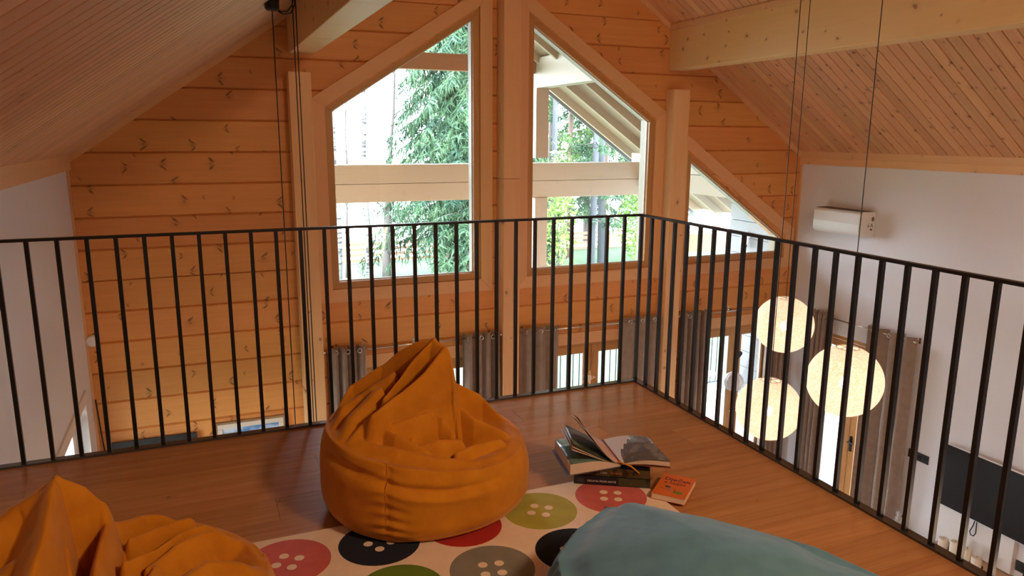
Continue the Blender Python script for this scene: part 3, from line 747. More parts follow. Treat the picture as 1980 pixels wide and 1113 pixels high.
# ================================================================== LOWER ROOM FITTINGS
def curtain(name, x0, x1, y, zt, zb, pleats, seed, label, axis='x', amp=0.05, grommets=3, sharp=1.0, parent_rot=None, flare=0.0):
    """hanging panel along x (or y when axis='y'), pleated, open top hem above the rod"""
    c = empty(name, ((x0 + x1) / 2, y, zb) if axis == 'x' else (y, (x0 + x1) / 2, zb)); tag(c, label, 'curtain')
    n = 110; mz = 26; rs = random.Random(seed); ph = rs.uniform(0, 6.28); vs = []; fs = []
    w = [rs.uniform(0.75, 1.25) for _ in range(12)]
    for j in range(mz + 1):
        tz = j / mz; z = zt + (zb - zt) * tz
        for i in range(n + 1):
            s_ = i / n; k = s_ * pleats
            a = 2 * math.pi * k + ph + 0.5 * math.sin(3 * s_ + seed)
            off = amp * (math.sin(a) + 0.25 * math.sin(2 * a + 1.0)) * w[int(k) % 12] * (0.75 + 0.35 * tz)
            off += 0.008 * mnoise.noise(Vector((s_ * 6, tz * 5, seed)))
            xx = x0 + (x1 - x0) * s_ + 0.012 * math.sin(a * 1.0 + 1.3) + flare * tz * (s_ - 0.5)
            vs.append((xx, y + off, z) if axis == 'x' else (y + off, xx, z))
    for j in range(mz):
        for i in range(n):
            a = j * (n + 1) + i; fs.append((a, a + 1, a + n + 2, a + n + 1))
    m_ = MB(); m_.add(vs, fs); o_ = obj('cloth', m_, M['curtain'], c, smooth=True)
    sd = o_.modifiers.new('thickness', 'SOLIDIFY'); sd.thickness = 0.004
    for q in range(grommets):
        s_ = (q + 0.5) / grommets; xx = x0 + (x1 - x0) * s_
        # ring facing the room around the rod
        off = amp * 0.9
        cpt = (xx, y - off, zt - 0.045) if axis == 'x' else (y - off, xx, zt - 0.045)
        pts = []
        for k in range(14):
            a = 2 * math.pi * k / 14
            if axis == 'x': pts.append((cpt[0] + 0.020 * math.cos(a), cpt[1], cpt[2] + 0.022 * math.sin(a)))
            else: pts.append((cpt[0], cpt[1] + 0.020 * math.cos(a), cpt[2] + 0.022 * math.sin(a)))
        obj('grommet', MB().tube(pts, 0.005, 6, closed=True), M['chrome'], c, smooth=True)
    return c
def rod(p0, p1, label, brackets=()):
    p0 = Vector(p0); p1 = Vector(p1); r_ = empty('curtain_rod', tuple(p0)); tag(r_, label, 'curtain rod')
    obj('rod', MB().tube([p0, p1], 0.009, 10), M['chrome'], r_, smooth=True)
    d = (p1 - p0).normalized()
    for p, s_ in ((p0, -1), (p1, 1)):
        prof = [(0.0, 0.045), (0.012, 0.04), (0.018, 0.025), (0.014, 0.008), (0.009, 0.0)]
        ax = 'x' if abs(d.x) > 0.5 else 'y'
        obj('finial', MB().lathe([(a, b * s_) for a, b in prof], tuple(p), 12, ax), M['chrome'], r_, smooth=True)
    for t in brackets:
        p = p0.lerp(p1, t)
        if abs(d.x) > 0.5: m_ = MB().tube([p, (p.x, YW - 0.002, p.z + 0.0)], 0.007, 6).box(p.x - 0.012, p.x + 0.012, YW - 0.006, YW, p.z - 0.03, p.z + 0.03)
        else: m_ = MB().tube([p, (XR - 0.002, p.y, p.z)], 0.007, 6).box(XR - 0.006, XR, p.y - 0.012, p.y + 0.012, p.z - 0.03, p.z + 0.03)
        obj('bracket', m_, M['chrome'], r_)
YC = 6.88; ZRD = -0.575
rod((0.985, YC, ZRD), (2.735, YC, ZRD), 'steel curtain rod behind the orange bean bag', (0.04, 0.5, 0.96))
rod((2.965, YC, ZRD), (4.69, YC, ZRD - 0.01), 'steel curtain rod right of the centre post', (0.04, 0.5, 0.96))
rod((4.96, YC, ZRD), (6.50, YC, ZRD), 'steel curtain rod behind the pendant lamps on the log wall', (0.04, 0.5))
rod((6.58, 6.42, ZRD - 0.02), (6.58, 5.12, ZRD - 0.02), 'steel curtain rod on the white right wall', (0.03, 0.5, 0.97))
ZT = -0.53; ZBt = ZL + 0.02
curtain('curtain', 1.01, 1.345, YC, ZT, ZBt, 4, 1, 'narrow bunched taupe curtain right of the left post')
curtain('curtain', 2.33, 2.715, YC, ZT, ZBt, 4, 2, 'bunched taupe curtain just left of the centre post')
curtain('curtain', 2.97, 3.42, YC, ZT, ZBt, 3, 3, 'taupe curtain just right of the centre post', amp=0.035)
curtain('curtain', 4.20, 4.68, YC, ZT, ZBt, 3, 4, 'taupe curtain left of the right post', amp=0.035)
curtain('curtain', 5.00, 5.36, YC, ZT, ZBt, 4, 5, 'taupe curtain right of the right post')
curtain('curtain', 6.22, 6.55, YC, ZT, ZBt, 4, 6, 'dark taupe curtain in the corner behind the pendants')
curtain('curtain', 6.22, 6.52, 6.58, ZT - 0.02, ZBt, 4, 7, 'taupe curtain left of the door in the white wall', axis='y', amp=0.045)
curtain('curtain', 5.13, 5.72, 6.58, ZT - 0.02, ZBt, 3.5, 8, 'wide taupe curtain nearest the television', axis='y', amp=0.04, flare=-0.0)

# door in the right wall
dr = empty('door_4', (XR, 5.9, ZL), kind='structure', label='glazed double door in the white right wall')
def leaf_y(a, b, par, X, zt, zb=ZL, mat='frame'):
    lf_ = obj('door_leaf', MB().box(X + 0.05, X + 0.12, a, a + 0.085, zb + 0.02, zt - 0.04).box(X + 0.05, X + 0.12, b - 0.085, b, zb + 0.02, zt - 0.04)
              .box(X + 0.05, X + 0.12, a + 0.085, b - 0.085, zt - 0.125, zt - 0.04).box(X + 0.05, X + 0.12, a + 0.085, b - 0.085, zb + 0.02, zb + 0.13), M[mat], par, bevel=0.003)
    obj('pane', MB().box(X + 0.08, X + 0.086, a + 0.08, b - 0.08, zb + 0.125, zt - 0.12), M['glass'], lf_)
    return lf_
obj('frame', MB().box(XR + 0.0, XR + 0.14, RD[0], RD[1], -0.84, -0.80).box(XR, XR + 0.14, RD[0], RD[0] + 0.04, ZL, -0.84).box(XR, XR + 0.14, RD[1] - 0.04, RD[1], ZL, -0.84), M['frame_x'], dr)
leaf_y(RD[0] + 0.043, 5.955, dr, XR, -0.82); l2 = leaf_y(5.961, RD[1] - 0.043, dr, XR, -0.82)
obj('door_handle', MB().box(XR + 0.035, XR + 0.05, 5.905, 5.935, -2.12, -1.94).tube([(XR + 0.05, 5.92, -2.0), (XR - 0.01, 5.92, -2.0)], 0.009).tube([(XR - 0.01, 5.92, -2.0), (XR - 0.01, 5.83, -2.0)], 0.009), M['black'], dr)
# white door with reveal in the left wall
dl = empty('door_5', (XL, 6.0, ZL), kind='structure', label='white framed glazed door in the left wall')
M['white_paint'] = plain('white_paint', (0.78, 0.75, 0.73), 0.35)
obj('casing', MB().box(XL - 0.01, XL + 0.015, LD[0] - 0.09, LD[1] + 0.09, -0.70, -0.61).box(XL - 0.01, XL + 0.015, LD[0] - 0.09, LD[0], ZL, -0.70).box(XL - 0.01, XL + 0.015, LD[1], LD[1] + 0.09, ZL, -0.70), M['white_paint'], dl, bevel=0.004)
obj('frame', MB().box(XL - 0.16, XL - 0.09, LD[0], LD[1], -0.76, -0.70).box(XL - 0.16, XL - 0.09, LD[0], LD[0] + 0.06, ZL, -0.76).box(XL - 0.16, XL - 0.09, LD[1] - 0.06, LD[1], ZL, -0.76), M['white_paint'], dl)
leaf_y(LD[0] + 0.065, LD[1] - 0.065, dl, XL - 0.20, -0.74, mat='white_paint')
obj('door_handle', MB().box(XL - 0.082, XL - 0.07, 5.40, 5.43, -1.06, -0.96).tube([(XL - 0.07, 5.415, -1.0), (XL - 0.02, 5.415, -1.0), (XL - 0.02, 5.52, -1.0)], 0.008), M['black'], dl)

# air conditioner
ac = empty('air_conditioner', (XR, 6.2, 0.38)); tag(ac, 'white wall air conditioner high on the right wall', 'air conditioner')
prof = [(6.68, 0.655), (6.50, 0.655), (6.475, 0.635), (6.468, 0.50), (6.475, 0.42), (6.50, 0.392), (6.56, 0.378), (6.68, 0.378)]
def xprism(poly, y0, y1):
    m_ = MB(); n = len(poly)
    m_.add([(x, y0, z) for x, z in poly] + [(x, y1, z) for x, z in poly], [tuple(range(n - 1, -1, -1)), tuple(range(n, 2 * n))] + [(i, (i + 1) % n, (i + 1) % n + n, i + n) for i in range(n)])
    return m_
obj('body', xprism(prof, 5.862, 6.530), M['white_pl'], ac, bevel=0.006)
obj('front_panel', xprism([(6.476, 0.628), (6.470, 0.628), (6.460, 0.52), (6.462, 0.445), (6.468, 0.445)], 5.875, 6.517), M['white_gl'], ac, bevel=0.002)
obj('air_flap', xprism([(6.478, 0.435), (6.472, 0.435), (6.498, 0.398), (6.505, 0.400)], 5.90, 6.49), M['white_gl'], ac)
gm = MB()
for k in range(16): gm.box(6.50 + 0.0095 * k, 6.5045 + 0.0095 * k, 5.88, 6.51, 0.6555, 0.660)
o_ = obj('top_grille', gm, M['grey_pl'], ac)
obj('grille_bed', MB().box(6.495, 6.655, 5.88, 6.51, 0.6552, 0.6562), M['grey_pl'], ac)
Mside = Matrix.Translation((6.575, 5.8605, 0.47)) @ Matrix.Rotation(R(90), 4, 'X')
obj('energy_label', MB().box(6.555, 6.655, 5.8605, 5.8615, 0.42, 0.60), M['white_pl'], ac)
text_part('label_lettering', '\u2193A', 0.062, M['dark'], Matrix.Translation((6.560, 5.860, 0.490)) @ Matrix.Rotation(R(90), 4, 'X'), ac)
obj('label_square', MB().box(6.615, 6.645, 5.8598, 5.8606, 0.455, 0.475), M['grey_pl'], ac)
obj('label_square', MB().box(6.625, 6.66, 5.8598, 5.8606, 0.555, 0.60), M['grey_pl'], ac)
text_part('brand_lettering', '\u2014\u2014', 0.012, M['grey_pl'], Matrix.Translation((6.4595, 6.24, 0.462)) @ Matrix.Rotation(R(-90), 4, 'Z') @ Matrix.Rotation(R(90), 4, 'X'), ac)

# television, its white back panel, switches, console, candles
tag(obj('wall_panel', MB().box(6.625, 6.68, 3.93, 4.72, -2.50, -1.62), M['white_paint'], bevel=0.003), 'white panel on the wall behind the television', 'panel')
tv = empty('television', (6.62, 4.1, -2.14)); tag(tv, 'black flat television on the right wall', 'television')
obj('screen', MB().box(6.572, 6.58, 3.45, 4.685, -2.125, -1.50), M['tv'], tv, bevel=0.002)
obj('bezel', MB().box(6.58, 6.60, 3.44, 4.695, -2.135, -1.49), M['white_pl'], tv, bevel=0.003)
obj('housing', MB().box(6.60, 6.625, 3.6, 4.55, -2.10, -1.55), M['black'], tv)
tag(obj('cable', MB().tube([(6.61, 4.30, -2.12), (6.60, 4.31, -2.2), (6.60, 4.335, -2.27), (6.60, 4.32, -2.30), (6.60, 4.29, -2.295), (6.60, 4.275, -2.26), (6.605, 4.28, -2.18), (6.61, 4.285, -2.12)], 0.005, 6), M['cord'], smooth=True), 'black cable loop hanging under the television', 'cable')
def switch(y0, y1, z0, z1, keys, label, x=XR):
    s_ = empty('light_switch', (x, (y0 + y1) / 2, z0)); tag(s_, label, 'switch')
    obj('cover_plate', MB().box(x - 0.012, x, y0, y1, z0, z1), M['dark'], s_, bevel=0.002)
    for a, b in keys: obj('key', MB().box(x - 0.016, x - 0.010, a, b, z0 + 0.02, z1 - 0.02), M['black'], s_, bevel=0.001)
    return s_
s_ = switch(4.90, 5.135, -1.845, -1.755, [(4.915, 4.96), (4.98, 5.03)], 'long black switch plate between curtain and television')
obj('white_key', MB().box(XR - 0.016, XR - 0.011, 5.045, 5.065, -1.825, -1.785), M['white_pl'], s_)
s2 = switch(5.07, 5.16, -2.58, -2.50, [(5.08, 5.11)], 'small black socket low beside the curtain')
obj('plug', MB().lathe([(0, -0.05), (0.02, -0.048), (0.022, 0.0)], (XR - 0.012, 5.10, -2.545), 12, 'x'), M['white_pl'], s2)
switch(3.55, 3.92, -2.45, -2.35, [(3.60, 3.66), (3.70, 3.76), (3.80, 3.86)], 'black socket strip under the television', x=6.68)
cs = empty('sideboard', (6.45, 4.1, ZL)); tag(cs, 'low pale wooden sideboard below the television', 'sideboard')
M['side'] = wood('pale_sideboard', (0.55, 0.36, 0.24), (0.42, 0.26, 0.16), 'yx', knots=0, grain=0.3)
obj('top_board', MB().box(6.27, 6.67, 3.3, 4.62, -2.555, -2.515), M['side'], cs, bevel=0.004)
obj('body', MB().box(6.29, 6.66, 3.32, 4.60, ZL + 0.1, -2.555), M['side'], cs)
for y0 in (3.36, 4.5): obj('leg', MB().box(6.31, 6.64, y0, y0 + 0.05, ZL, ZL + 0.1), M['side'], cs)
for y0, y1 in ((3.33, 3.94), (3.96, 4.59)):
    d_ = obj('door', MB().box(6.272, 6.29, y0, y1, ZL + 0.11, -2.57), M['side'], cs, bevel=0.002); obj('knob', MB().lathe([(0.0, -0.02), (0.01, -0.015), (0.006, 0.0)], (6.272, (y0 + y1) / 2, -2.75), 10, 'x'), M['chrome'], d_)
M['wax'] = plain('ivory_wax', (0.82, 0.74, 0.62), 0.5)
cl = [(4.455, 0.06, 0.16, 'leftmost of the four ivory candles below the television, short'), (4.335, 0.065, 0.19, 'second ivory candle from the left, tallest'), (4.215, 0.06, 0.18, 'third ivory candle from the left, partly behind a bar'), (4.115, 0.065, 0.15, 'rightmost ivory candle, lowest')]
for i, (y, r_, h, lb) in enumerate(cl):
    hz = [-2.47, -2.46, -2.46, -2.475][i]; xx = 6.42
    ch = empty('candle', (xx, y, -2.515)); tag(ch, lb, 'candle', 'candles on dark rings')
    obj('holder', MB().lathe([(0.0, -2.515), (0.035, -2.515), (0.03, -2.508), (0.008, -2.50), (0.008, hz - 0.008), (0.05, hz - 0.006), (0.062, hz + 0.006), (0.058, hz + 0.006), (0.0, hz)], (xx, y, 0), 18), M['black'], ch, smooth=False)
    obj('wax', MB().lathe([(0.0, hz), (0.043, hz), (0.045, hz + 0.004), (0.045, hz + h * 0.62), (0.040, hz + h * 0.64), (0.0, hz + h * 0.61)], (xx, y, 0), 20), M['wax'], ch, smooth=False)
    obj('wick', MB().tube([(xx, y, hz + h * 0.6), (xx + 0.003, y, hz + h * 0.7)], 0.002, 5), M['black'], ch)
# white feather bunch at the foot of the curtain
ft = empty('feather_bunch', (6.50, 5.02, -2.86)); 
tag(ft, 'white feathery dried plume standing by the foot of the curtain', 'plume')
rs = np.random.RandomState(4); P = []; Q = []
for k in range(900):
    t_ = rs.rand(); base = np.array([6.55, 5.06, -2.98 + 0.55 * t_]); d = rs.normal(0, 1, 3); d[2] = abs(d[2]); d /= np.linalg.norm(d)
    P.append(base); Q.append(base + d * 0.10 * (0.4 + math.sin(math.pi * min(t_ + 0.1, 1))))
f_ = quads_mesh('plume', np.array(P), np.array(Q), rs.normal(0, 0.003, (900, 3)), M['white_pl'], ft); f_['kind'] = 'stuff'
obj('stem', MB().tube([(6.55, 5.06, ZL), (6.55, 5.06, -2.45)], 0.004, 6), M['side'], ft)
# hanging ornaments on the door posts
orn = empty('hanging_ornament', (5.62, 6.72, -1.50)); tag(orn, 'white scalloped paper ball hanging in front of the door', 'ornament')
mb = MB(); n = 40; m2 = 24; vs = []
for i in range(m2 + 1):
    ph = math.pi * i / m2
    for j in range(n * 2):
        th = math.pi * j / n; r_ = 0.110 * (1 + 0.035 * abs(math.sin(th * 7)) + 0.03 * abs(math.sin(ph * 6)))
        vs.append((5.63 + r_ * math.sin(ph) * math.cos(th), 6.70 + r_ * math.sin(ph) * math.sin(th), -1.385 + r_ * math.cos(ph)))
mb.add(vs, [(i * 2 * n + j, i * 2 * n + (j + 1) % (2 * n), (i + 1) * 2 * n + (j + 1) % (2 * n), (i + 1) * 2 * n + j) for i in range(m2) for j in range(2 * n)])
obj('paper_ball', mb, M['white_paint'], orn, smooth=False)
obj('string', MB().tube([(5.63, 6.70, -1.28), (5.70, 6.74, -1.02), (5.75, 6.88, ZRD)], 0.002, 5), M['cord'], orn)
dk_ = empty('hanging_ornament', (5.74, 6.8, -1.12)); tag(dk_, 'small dark heart ornament above the white paper ball', 'ornament')
hp = []
for k in range(24):
    a = 2 * math.pi * k / 24; hp.append((5.755 + 0.0036 * 16 * math.sin(a) ** 3, -1.10 + 0.0036 * (13 * math.cos(a) - 5 * math.cos(2 * a) - 2 * math.cos(3 * a) - math.cos(4 * a))))
obj('heart', MB().prism(hp[::-1], 6.79, 6.81), M['dark'], dk_, bevel=0.003)
obj('string', MB().tube([(5.755, 6.80, -1.08), (5.76, 6.88, ZRD)], 0.002, 5), M['cord'], dk_)
st = empty('hanging_ornament', (3.78, 6.85, -1.22)); tag(st, 'pale twig star ornament on the middle post of the door', 'ornament')
sp_ = [(3.775 + (0.085 if k % 2 == 0 else 0.035) * math.sin(math.pi * k / 5 + 0.3), -1.165 + (0.085 if k % 2 == 0 else 0.035) * math.cos(math.pi * k / 5 + 0.3)) for k in range(10)]
obj('star', MB().tube([(a, 6.86, b) for a, b in sp_], 0.009, 6, closed=True), M['casing'], st, smooth=True)
obj('star_centre', MB().prism([(3.775 + 0.04 * math.cos(k * math.pi / 4), -1.165 + 0.04 * math.sin(k * math.pi / 4)) for k in range(8)], 6.85, 6.87), M['wax'], st)
obj('string', MB().tube([(3.80, 6.86, -1.09), (3.86, 6.90, -0.87)], 0.002, 5), M['cord'], st)
# thermostat, painting, dark panel on the left
sn = empty('wall_sensor', (XL + 0.05, YW - 0.03, -0.34)); tag(sn, 'small round white sensor in the left corner of the log wall', 'sensor')
obj('housing', MB().lathe([(0.0, -0.05), (0.035, -0.048), (0.048, -0.035), (0.05, -0.01), (0.05, 0.0)], (XL + 0.055, YW, -0.29), 20, 'y'), M['white_pl'], sn, smooth=True)
obj('cap', MB().lathe([(0.0, -0.062), (0.012, -0.06), (0.014, -0.048)], (XL + 0.055, YW, -0.29), 14, 'y'), M['white_gl'], sn, smooth=True)
pc = empty('painting', (0.28, YW, -1.85)); tag(pc, 'blue landscape painting in a cream and gilt frame on the log wall', 'painting')
X0, X1, Z1, Z0 = -0.04, 0.592, -1.165, -1.63
M['cream'] = plain('cream_frame', (0.72, 0.62, 0.50), 0.5); M['gilt'] = plain('dull_gilt', (0.42, 0.28, 0.15), 0.35, metal=0.5)
def rect_ring(x0, x1, z0, z1, w, y0, y1): return MB().box(x0, x1, y0, y1, z1 - w, z1).box(x0, x1, y0, y1, z0, z0 + w).box(x0, x0 + w, y0, y1, z0 + w, z1 - w).box(x1 - w, x1, y0, y1, z0 + w, z1 - w)
obj('outer_frame', rect_ring(X0, X1, Z0, Z1, 0.022, YW - 0.035, YW), M['gilt'], pc, bevel=0.003)
obj('inner_frame', rect_ring(X0 + 0.022, X1 - 0.022, Z0 + 0.022, Z1 - 0.022, 0.045, YW - 0.028, YW), M['cream'], pc, bevel=0.003)
def paint_mat():
    m, nt, p = new_mat('painted_canvas'); g = G(nt); geo = g.n('ShaderNodeNewGeometry'); s_ = g.n('ShaderNodeSeparateXYZ'); g.l(geo.outputs['Position'], s_.inputs[0])
    n = g.noise(g.vm('MULTIPLY', geo.outputs['Position'], (5, 1, 12)), 1.0, 4); sky = g.mix(g.ramp(n, 0.42, 0.6), (0.10, 0.25, 0.52, 1), (0.60, 0.68, 0.74, 1))
    n2 = g.noise(g.vm('MULTIPLY', geo.outputs['Position'], (30, 1, 3)), 1.0, 3)
    tree = g.ramp(g.m('ADD', s_.outputs[2], g.m('MULTIPLY', n2, -0.14)), -1.405, -1.425)
    c = g.mix(tree, sky, (0.05, 0.09, 0.08, 1)); g.l(c, p.inputs['Base Color']); return m
obj('canvas', MB().box(X0 + 0.066, X1 - 0.066, YW - 0.02, YW - 0.004, Z0 + 0.066, Z1 - 0.066), paint_mat(), pc)
bp_ = empty('wall_screen', (-0.545, YW, -1.75)); tag(bp_, 'flat black screen on the log wall left of the painting', 'screen')
obj('screen', MB().box(-0.90, -0.19, YW - 0.05, YW - 0.03, -1.66, -1.215), M['dark'], bp_, bevel=0.003)
obj('housing', MB().box(-0.80, -0.30, YW - 0.03, YW, -1.60, -1.28), M['black'], bp_)
tag(obj('cable', MB().tube([(XL + 0.03, 6.95, -0.80), (XL + 0.045, 6.95, -1.1), (XL + 0.07, 6.96, -1.5), (XL + 0.10, 6.96, -2.2), (XL + 0.1, 6.96, ZL + 0.01)], 0.006, 6), M['cord'], smooth=True), 'thin dark cable running down the left corner', 'cable')

# ================================================================== PENDANT LAMPS
def fibre_mat():
    m, nt, p = new_mat('paper_string_shade'); g = G(nt); tc = g.n('ShaderNodeTexCoord')
    nz = g.n('ShaderNodeTexNoise'); nz.inputs['Scale'].default_value = 8; g.l(tc.outputs['Object'], nz.inputs['Vector'])
    v = g.vm('ADD', tc.outputs['Object'], g.vm('MULTIPLY', nz.outputs['Color'], (0.05, 0.05, 0.05)))
    masks = []
    for i, s_ in enumerate((34, 52, 78)):
        vo = g.n('ShaderNodeTexVoronoi', feature='DISTANCE_TO_EDGE'); vo.inputs['Scale'].default_value = s_
        g.l(g.vm('ADD', v, (i * 3.1, i * 1.7, 0)), vo.inputs['Vector']); masks.append(g.ramp(vo.outputs[0], 0.035, 0.075))
    k = g.m('MULTIPLY', g.m('MULTIPLY', masks[0], masks[1]), masks[2])
    c = g.mix(k, (0.86, 0.64, 0.44, 1), (1.0, 0.955, 0.87, 1))
    g.l(c, p.inputs['Base Color']); g.l(c, p.inputs['Emission Color']); p.inputs['Emission Strength'].default_value = 0.55
    p.inputs['Roughness'].default_value = 0.8
    tr = g.n('ShaderNodeBsdfTransparent'); tl = g.n('ShaderNodeBsdfTranslucent'); g.l(c, tl.inputs[0])
    m1 = g.n('ShaderNodeMixShader'); m1.inputs[0].default_value = 0.4; g.l(p.outputs[0], m1.inputs[1]); g.l(tl.outputs[0], m1.inputs[2])
    m2_ = g.n('ShaderNodeMixShader'); g.l(g.m('MULTIPLY', k, 0.16), m2_.inputs[0]); g.l(m1.outputs[0], m2_.inputs[1]); g.l(tr.outputs[0], m2_.inputs[2])
    g.l(m2_.outputs[0], nt.nodes['Material Output'].inputs[0])
    return m
M['shade'] = fibre_mat(); M['bulb'] = emit('lit_bulb', (1.0, 0.91, 0.78), 42)
def pendant(c, r_, label, top):
    t = empty('pendant_lamp', c); tag(t, label, 'lamp', 'string ball pendants')
    prof = []
    n = 30; a0 = 0.30
    for i in range(n + 1):
        ph = a0 + (math.pi - a0 - 0.02) * i / n; prof.append((r_ * math.sin(ph), r_ * math.cos(ph) * 0.985))
    obj('shade', MB().lathe(prof, c, 48), M['shade'], t, smooth=True)
    zt = c[2] + r_ * math.cos(a0) * 0.985
    ring = [(c[0] + r_ * math.sin(a0) * math.cos(2 * math.pi * k / 24), c[1] + r_ * math.sin(a0) * math.sin(2 * math.pi * k / 24), zt) for k in range(24)]
    obj('top_ring', MB().tube(ring, 0.004, 6, closed=True), M['wax'], t, smooth=True)
    obj('spider', MB().tube([ring[0], (c[0], c[1], zt + 0.005), ring[12]], 0.003, 5).tube([ring[6], (c[0], c[1], zt + 0.005), ring[18]], 0.003, 5), M['chrome'], t)
    obj('socket', MB().lathe([(0.0, 0.09), (0.018, 0.085), (0.02, 0.03), (0.0, 0.03)], c, 12), M['black'], t)
    obj('bulb', MB().lathe([(0.0, 0.03), (0.014, 0.025), (0.03, -0.005), (0.03, -0.03), (0.018, -0.05), (0.0, -0.055)], c, 16), M['bulb'], t, smooth=True)
    obj('cord', MB().tube([(c[0], c[1], c[2] + 0.09), (c[0], c[1], top)], 0.0032, 6), M['cord'], t)
    cn = MB().lathe([(0.0, -0.03), (0.05, -0.03), (0.055, -0.02), (0.055, 0.03), (0.0, 0.03)], (c[0], c[1], top), 20); obj('ceiling_rose', cn, M['black'], t)
pendant((4.63, 4.905, -0.17), 0.250, 'highest string ball pendant, left one at the top', roof(4.63))
pendant((4.005, 3.63, -0.205), 0.250, 'rightmost and nearest string ball pendant', roof(4.0))
pendant((4.02, 4.35, -0.665), 0.250, 'lowest string ball pendant, near the floor edge', roof(4.02))
# cords on the left with their junction box
bx = empty('junction_box', (0.50, 5.2, roof(0.5) - 0.04)); tag(bx, 'black cable junction box on the left ceiling slope', 'junction box')
obj('body', MB().lathe([(0.0, -0.065), (0.035, -0.065), (0.045, -0.055), (0.05, 0.03), (0.0, 0.03)], (0.505, 5.2, roof(0.5) + 0.0), 14), M['black'], bx)
obj('looped_cable', MB().tube([(0.53, 5.2, 2.225), (0.56, 5.2, 2.205), (0.60, 5.2, 2.21), (0.63, 5.2, 2.25), (0.64, 5.2, 2.32)], 0.004, 6).tube([(0.52, 5.2, 2.22), (0.57, 5.2, 2.19), (0.62, 5.2, 2.20), (0.645, 5.2, 2.25), (0.65, 5.2, 2.33)], 0.004, 6), M['cord'], bx, smooth=True)
for x_, zt_, lb in ((0.505, 2.25, 'black lamp cord hanging straight down from the junction box'), (0.632, 2.362, 'black lamp cord just right of the junction box cord, left of a pair'), (0.652, 2.376, 'black lamp cord, right one of the close pair by the left post')):
    cd = empty('lamp_cord', (x_, 5.2, -2.0)); tag(cd, lb, 'cord', 'left lamp cords')
    obj('cable', MB().tube([(x_, 5.2, zt_), (x_, 5.2, -1.9)], 0.0036, 6), M['cord'], cd)
    obj('socket', MB().lathe([(0.0, -1.98), (0.02, -1.975), (0.022, -1.9), (0.0, -1.88)], (x_, 5.2, 0), 12), M['black'], cd)

# ================================================================== RAILING
rl = empty('railing', (XC, YR, 0)); tag(rl, 'black steel bar railing around the edge of the loft', 'railing')
hr = MB().box(XL, XC + 0.013, YR - 0.015, YR + 0.013, 0.990, 1.002).box(XC - 0.015, XC + 0.013, 0.0, YR - 0.015, 0.990, 1.002)
obj('handrail', hr, M['black'], rl)
br = MB().box(XL, XC + 0.02, YR - 0.02, YR + 0.02, 0.0, 0.010).box(XC - 0.02, XC + 0.02, 0.0, YR - 0.02, 0.0, 0.010)
obj('bottom_rail', br, plain('polished_dark_steel', (0.05, 0.05, 0.055), 0.22, spec=0.9), rl)
bh = 0.0085
m0 = MB().box(-bh, bh, -bh, bh, 0.010, 0.990); me = mesh_of('baluster', m0, M['black'])
pos = [(XC - 0.112 * k, YR) for k in range(0, 30)] + [(XC, YR - 0.1105 * k) for k in range(1, 33)]
for x_, y_ in pos:
    if x_ < XL + 0.01: continue
    o_ = link('baluster', me, rl); o_.location = (x_ - XC, y_ - YR, 0)

# ================================================================== RUG
rg = empty('rug', (0.55, 1.9, 0.0)); tag(rg, 'cream rug patterned with big coloured buttons on the oak floor', 'rug')
RX0, RX1, RY0, RY1 = -0.62, 1.63, 0.95, 2.585
obj('pile', MB().box(RX0, RX1, RY0, RY1, 0.0005, 0.011), M['rug'], rg, bevel=0.004)
def disc(c, r_, z, n=40, h=0.001, rs_=None):
    m_ = MB(); pts = [(c[0] + r_ * math.cos(2 * math.pi * k / n), c[1] + r_ * math.sin(2 * math.pi * k / n)) for k in range(n)]
    m_.add([(x, y, z) for x, y in pts] + [(x, y, z + h) for x, y in pts], [tuple(range(n - 1, -1, -1)), tuple(range(n, 2 * n))] + [(i, (i + 1) % n, (i + 1) % n + n, i + n) for i in range(n)])
    return m_
BC = {'pink': (0.60, 0.135, 0.13), 'red': (0.45, 0.025, 0.02), 'green': (0.42, 0.40, 0.07), 'navy': (0.014, 0.018, 0.035), 'grey': (0.24, 0.235, 0.205), 'lime': (0.13, 0.22, 0.02), 'black': (0.006, 0.007, 0.010)}
BM = {k: fabric('rug_' + k, v, tuple(x * 0.85 for x in v), rough=0.95, sheen=0.15) for k, v in BC.items()}
rows = {0: ['green', 'red', 'pink', 'navy', 'red', 'green', 'pink'], 1: ['navy', 'grey', 'red', 'lime', 'grey', 'black', 'green'], 2: ['pink', 'green', 'black', 'red', 'green', 'grey', 'navy'], 3: ['grey', 'navy', 'lime', 'pink', 'navy', 'red', 'grey'], 4: ['green', 'red', 'grey', 'navy', 'pink', 'lime', 'black']}
rs_ = random.Random(9)
for j in range(5):
    for i in range(7):
        cx = -0.447 + 0.3155 * i + 0.0; cy = 2.410 - 0.302 * j
        if cx + 0.146 > RX1 or cy - 0.146 < RY0: 
            if cy - 0.146 < RY0: continue
        b = obj('button_motif', disc((cx, cy), 0.144, 0.0105), BM[rows[j][i]], rg)
        b['label'] = rows[j][i] + ' button motif'
        a0 = {(0, 6): 0.3, (0, 5): 0.15}.get((j, i), rs_.uniform(0, 1.57))
        for q in range(4):
            a = a0 + q * math.pi / 2
            obj('button_hole', disc((cx + 0.040 * math.cos(a), cy + 0.040 * math.sin(a)), 0.0165, 0.0108, 16, 0.0012), M['rug'], b)

